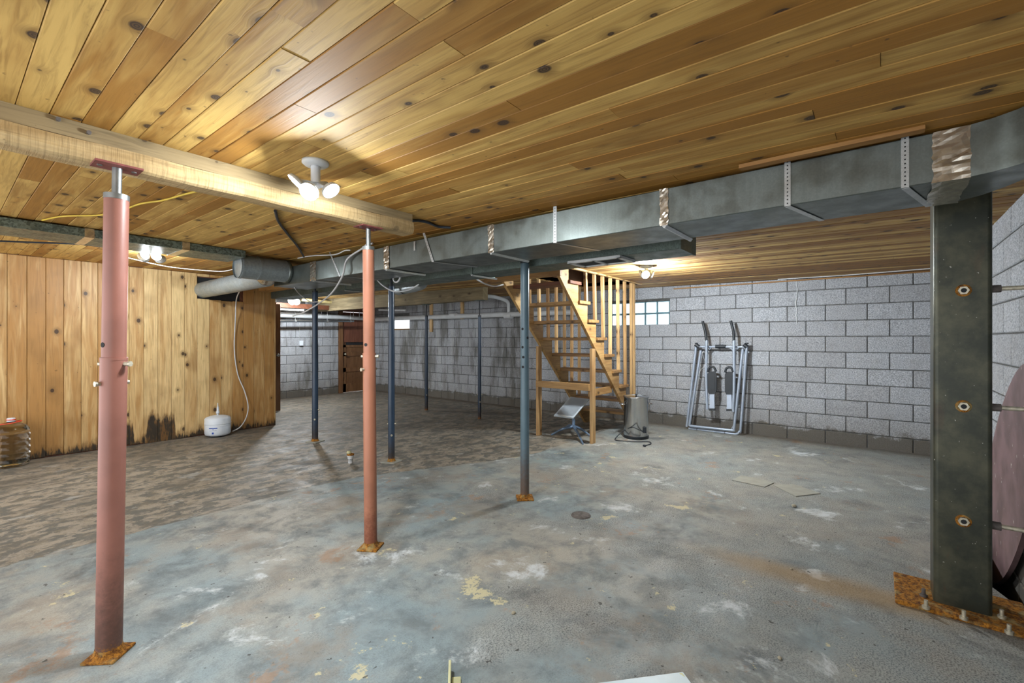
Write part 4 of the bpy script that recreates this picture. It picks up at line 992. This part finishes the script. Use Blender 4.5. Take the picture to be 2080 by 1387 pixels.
# ------------------------------------------------------------------ dish antenna
dsh = onZ(1165, 880)
dd_ = dsh.x * CA + dsh.y * SA
ds = thing('satellite_dish', (dsh.x, dsh.y, 0), 'flat pale rectangular satellite dish on a four-legged stand under the stairs', 'satellite dish')
A_ = atD(1125, 843.5, dd_ - .17); B_ = atD(1159, 805.5, dd_ + .15); D_ = atD(1165, 848.5, dd_ - .18); C_ = B_ + D_ - A_
nrm = (B_ - A_).cross(D_ - A_).normalized(); nrm = nrm if nrm.z > 0 else -nrm
mb = MB(); mb.prism([A_, B_, C_, D_], -nrm * .022); obj('panel', mb, 'dish', ds)
ctr = (A_ + C_) / 2
mb = MB(); mb.prism([ctr + ((p - ctr) * .86) for p in (A_, B_, C_, D_)], -nrm * .034); obj('back_shell', mb, 'white_plastic', ds)
hub = Vector((dsh.x, dsh.y, .09))
mb = MB(); mb.cyl(hub, Vector((dsh.x, dsh.y, .20)), .022, 18); mb.tube([Vector((dsh.x, dsh.y, .19)), ctr - nrm * .03], .021, 14); obj('mast', mb, 'dish_leg', ds)
for px, py in ((1120, 884), (1199, 886), (1184, 903), (1150, 868)):
    e = onZ(px, py); mb = MB(); mb.tube(smooth_path([hub + VZ * .01, hub.lerp(Vector((e.x, e.y, .06)), .5) + VZ * .0, Vector((e.x, e.y, .008))], 4), .016, 10, True, [.024, .022, .02, .019, .018, .016, .015, .013, .011]); obj('leg', mb, 'dish_leg', ds)
cable('black_cable', 'black cord lying on the floor between the dish stand and the stair post', [onZ(1180, 892, .02), onZ(1188, 899, .008), onZ(1196, 900, .008)], .006, 'black_wire')

# ------------------------------------------------------------------ kettle
kp = Vector((onZ(1292, 888).x, onZ(1292, 888).y, 0))
kt = thing('brew_kettle', kp, 'tall stainless steel brew kettle standing at the foot of the stairs', 'kettle')
mb = MB(); mb.lathe(kp, [(0, .008), (.155, .008), (.163, .014), (.165, .03), (.165, .545), (.169, .55), (.169, .558), (.163, .562)], 48); obj('body', mb, 'steel', kt)
mb = MB(); mb.lathe(kp, [(.162, 0), (.168, 0), (.168, .035), (.166, .04)], 48); obj('base_ring', mb, 'black_plastic', kt)
mb = MB(); mb.lathe(kp + VZ * .556, [(.174, 0), (.178, .006), (.174, .012), (.16, .013), (.15, .004), (.05, .014), (0, .016)], 48); lid = obj('lid', mb, 'steel', kt)
mb = MB(); mb.lathe(kp + VZ * .572, [(.01, 0), (.01, .012), (.02, .016), (.02, .024), (0, .026)], 16); obj('lid_knob', mb, 'black_plastic', lid)
for s_ in (-1, 1):
    c_ = kp + cright * (s_ * .165) + VZ * .46
    mb = MB(); mb.tube(smooth_path([c_ + cdir * .05, c_ + cright * (s_ * .045) + cdir * .045, c_ + cright * (s_ * .06), c_ + cright * (s_ * .045) - cdir * .045, c_ - cdir * .05]), .006, 8); obj('handle', mb, 'steel', kt)
sp = kp + (cdir * .9 + cright * .43).normalized() * .168
mb = MB(); mb.obox(sp + VZ * .13, cdir, cright, VZ, (.03, .045, .08), .004); obj('switch_housing', mb, 'black_plastic', kt)
mb = MB(); mb.tube(smooth_path([sp + VZ * .10 + cdir * .02, onZ(1296, 872, .16), onZ(1284, 868, .17), onZ(1268, 874, .10), onZ(1251, 889, .012), onZ(1252, 894, .008), onZ(1276, 896, .008), onZ(1296, 897, .008), onZ(1318, 897, .008), onZ(1322, 901, .008), onZ(1310, 905, .008)], 7), .006, 7); obj('power_cord', mb, 'black_wire', kt)
mb = MB(); pp = onZ(1309, 905, .012); mb.obox(pp, cdir, cright, VZ, (.04, .03, .022), .004); obj('plug', mb, 'black_wire', kt)

# ------------------------------------------------------------------ folded exerciser against the wall
aw0 = onZ(1444, 876)
aw = thing('air_walker', (7.03, aw0.y, 0), 'folded silver exercise walker with black foot plates leaning on the block wall', 'exerciser')
def wp(zx, zy, dx=0.0):
    px, py = 1370 + zx / 5.139, 630 + zy / 5.139
    p = onX(px, py, 7.04); p = onX(px, py, 7.0 + .06 * max(0, p.z) + dx); p.z = max(p.z, .012); return p
def tub(name, pts, r, mat='silver_tube', dx=0.0, par=None, n=14, k=1):
    P = [wp(a, b2, dx) for a, b2 in pts]; P = smooth_path(P, k) if k > 1 else P
    mb = MB(); mb.tube(P, r, n); return obj(name, mb, mat, par or aw)
tub('frame_tube', [(228, 362), (128, 1215)], .019); tub('frame_tube', [(274, 420), (155, 1205)], .019, dx=-.03)
tub('frame_tube', [(755, 362), (694, 1190), (680, 1262), (640, 1298), (520, 1302), (150, 1245)], .018, k=4)
tub('frame_tube', [(712, 405), (618, 1262)], .019, dx=-.03); tub('frame_tube', [(160, 1207), (612, 1255)], .019, dx=-.03)
tub('top_bar', [(238, 381), (742, 384)], .014)
tub('grip_pad', [(428, 378), (535, 378)], .027, 'black_plastic')
for a in ((238, 372), (742, 372)): tub('hinge_cap', [(a[0] - 18, a[1] - 14), (a[0] + 18, a[1] + 14)], .03, 'black_plastic')
for a in ((228, 345), (757, 345), (280, 420), (705, 405)): tub('end_cap', [(a[0], a[1] - 6), (a[0], a[1] + 8)], .021, 'black_plastic')
for sgn, hx, pts, foot in ((0, 0, [(335, 315), (331, 700), (342, 1035)], (390, 735)), (1, 0, [(622, 315), (622, 800), (612, 1000), (616, 1060)], (570, 740))):
    arm = tub('swing_arm', pts, .019, dx=-.06, k=4)
    tub('hand_grip', [(295, 115), (305, 160), (322, 225), (334, 318)] if not sgn else [(588, 110), (598, 150), (615, 220), (621, 318)], .019, 'black_plastic', dx=-.06, par=arm, k=4)
    fx, fy = foot
    poly = [(fx - 45, fy - 70), (fx - 30, fy - 95), (fx + 30, fy - 95), (fx + 46, fy - 60), (fx + 46, fy + 105), (fx + 30, fy + 140), (fx - 30, fy + 140), (fx - 45, fy + 110)]
    mb = MB(); mb.prism([wp(a, b2, -.06) for a, b2 in poly], (.035, 0, 0)); fp = obj('foot_plate', mb, 'black_plastic', aw)
    mb = MB(); mb.prism([wp(a, b2, -.066) for a, b2 in [(fx - 30, fy - 60), (fx + 30, fy - 60), (fx + 30, fy + 95), (fx - 30, fy + 95)]], (.006, 0, 0)); obj('tread_pad', mb, 'black_plastic', fp)
    tub('toe_hoop', [(fx - 42, fy - 90), (fx - 25, fy - 135), (fx + 20, fy - 140), (fx + 44, fy - 95)], .016, 'black_plastic', dx=-.07, par=fp, k=4)
    mb = MB(); mb.prism([wp(a, b2, -.05) for a, b2 in [(fx - 22, fy + 140), (fx + 25, fy + 140), (fx + 28, fy + 295), (fx - 25, fy + 295)]], (.03, 0, 0)); obj('foot_bracket', mb, 'silver_tube', aw)
    mb = MB(); mb.prism([wp(a, b2, -.055) for a, b2 in [(fx - 30, fy + 290), (fx + 32, fy + 290), (fx + 30, fy + 312), (fx - 30, fy + 312)]], (.035, 0, 0)); obj('bracket_foot', mb, 'black_plastic', aw)
for pts in ([(318, 395), (335, 425)], [(345, 425), (385, 390)], [(590, 392), (612, 425)], [(635, 425), (672, 390)], [(160, 1160), (178, 1205)], [(590, 1250), (618, 1200)]): tub('gusset', pts, .008, n=8)
for pts in ([(235, 1245), (240, 1275)], [(525, 1285), (530, 1315)]): tub('floor_pad', pts, .022, 'black_plastic')
mb = MB(); mb.tube(smooth_path([wp(290, 440, -.05), wp(305, 500, -.05), wp(330, 560, -.08), wp(270, 630, -.08), wp(255, 690, -.08), wp(275, 725, -.08)]), .003, 6); obj('loose_wire', mb, 'white_wire', aw)

# ------------------------------------------------------------------ oval tabletop leaning in the trench
E_ = [(4.337, -.271), (3.905, -.028), (3.66, .191), (3.497, .377), (3.497, 1.228), (3.973, 1.019), (4.192, .842), (4.337, .644)]
cx_, cz_, th_ = 3.963, .473, math.radians(-45.6)
La, Lb = .975, .414
poly = []
for k in range(48):
    a_ = 2 * math.pi * k / 48; ex = 1.0
    u = La * math.copysign(abs(math.cos(a_)) ** ex, math.cos(a_)); v = Lb * math.copysign(abs(math.sin(a_)) ** ex, math.sin(a_))
    X_ = cx_ + u * math.cos(th_) - v * math.sin(th_); Z_ = cz_ + u * math.sin(th_) + v * math.cos(th_)
    poly.append((X_, -.583 - .006 * Z_, Z_))
mb = MB(); mb.prism(poly, (0, -.022, 0)); tag(obj('tabletop', mb, 'tabletop', base=(cx_, -.6, -.3)), 'large maroon oval tabletop standing on edge against the wall behind the column', 'tabletop')

# ------------------------------------------------------------------ things on the floor
def flat_poly(name, label, cat, px, h, mat):
    P = [onZ(*p) for p in px]; mb = MB(); mb.prism([p + VZ * .001 for p in P], (0, 0, h)); return tag(obj(name, mb, mat, base=P[0]), label, cat)
flat_poly('board_scrap', 'flat grey board scrap lying nearer the stairs, below dark stains', 'board', [(1487, 976), (1506, 966.5), (1573, 981), (1553, 990)], .006, 'cardboard')
flat_poly('board_scrap', 'flat grey board scrap with a pointed corner, nearer the steel column', 'board', [(1570, 986), (1612, 984.5), (1667, 1003), (1617, 1009)], .006, 'cardboard')
dc = onZ(1180, 1047); mb = MB(); mb.lathe((dc.x, dc.y, 0), [(.075, .001), (.072, .007), (.05, .008), (.045, .006), (0, .007)], 28); tag(obj('drain_cover', mb, 'iron', base=(dc.x, dc.y, 0)), 'round rusty drain cover flush in the painted floor', 'drain cover')
pg = onZ(712, 940); pgt = thing('pipe_stub', (pg.x, pg.y, 0), 'short grey pipe stub with a stuffed tan plug rising from the floor', 'pipe stub')
mb = MB(); mb.lathe((pg.x, pg.y, 0), [(.024, 0), (.024, .045), (.031, .047), (.031, .062), (.028, .064), (.034, .066), (.036, .085), (0, .085)], 20); obj('stub', mb, 'pvc', pgt)
mb = MB(); mb.lathe((pg.x, pg.y, .084), [(.037, 0), (.04, .012), (.03, .018), (0, .02)], 14); obj('plug', mb, 'rust', pgt)
mb = MB(); mb.lathe((pg.x - .012, pg.y + .012, .095), [(0, 0), (.022, .008), (.026, .02), (.018, .033), (0, .038)], 12); obj('rag', mb, 'cream', pgt)
rq = random.Random(2)
def pebble(px, py, s_, label):
    p = onZ(px, py); bm = bmesh.new(); bmesh.ops.create_icosphere(bm, subdivisions=2, radius=1.0)
    mb = MB(); mb.add([Vector((p.x + v.co.x * s_ * (1 + .25 * rq.random()), p.y + v.co.y * s_ * .8 * (1 + .25 * rq.random()), max(0, (v.co.z * .55 + .42) * s_))) for v in bm.verts], [tuple(v.index for v in f.verts) for f in bm.faces]); bm.free()
    tag(obj('pebble', mb, 'pebble', base=(p.x, p.y, 0)), label, 'pebble', None)
pebble(1043, 1246, .011, 'tan pebble lying alone beside the floor crack')
pebble(1584, 1338, .010, 'pale pebble on the gritty floor in front of the column')
pebble(1613, 1029, .020, 'flat brown crumb beside a white paint patch, near the board scraps')
pebble(1607, 1156, .008, 'tiny tan pebble near the rust trail of the column')
# white panel and vinyl profile near the camera
P0, P1, P2 = onZ(1387, 1365, .03), onZ(1210, 1388, .03), onZ(1412, 1389, .03)
e1 = (P1 - P0).normalized(); e2 = (P2 - P0).normalized(); e2 = (e2 - e1 * e2.dot(e1)).normalized()
mb = MB(); mb.prism([P0 - VZ * .029, P0 + e1 * .62 - VZ * .029, P0 + e1 * .62 + e2 * .3 - VZ * .029, P0 + e2 * .3 - VZ * .029], (0, 0, .03)); pn = thing('foam_slab', (P0.x, P0.y, 0), 'pale blue-white panel lying flat on the bare floor, one corner yellowed', 'foam slab')
obj('sheet', mb, 'panel', pn)
mb = MB(); q0 = P0 + e1 * .006 + e2 * .006; mb.prism([q0, q0 + e1 * .012, q0 + e2 * .02], (0, 0, .0025)); obj('corner_mark', mb, 'cream', pn)
V0 = onZ(914, 1362); vv = (onZ(913, 1400) - V0).normalized(); vs_ = Vector((vv.y, -vv.x, 0)); vs_ = vs_ if vs_.dot(cright) > 0 else -vs_
vt = thing('vinyl_profile', (V0.x, V0.y, 0), 'cream angled vinyl profile with upright flange on the floor near a crack', 'profile')
mb = MB(); mb.obox(V0 + vv * .25 + VZ * .023, vv, vs_, VZ, (.5, .010, .044), .002); obj('upright_flange', mb, 'cream', vt)
mb = MB(); mb.obox(V0 + vv * .285 + vs_ * .026 + VZ * .006, vv, vs_, VZ, (.47, .036, .010), .002); obj('flat_flange', mb, 'cream', vt)
print('blocks', n1, n2, n3)
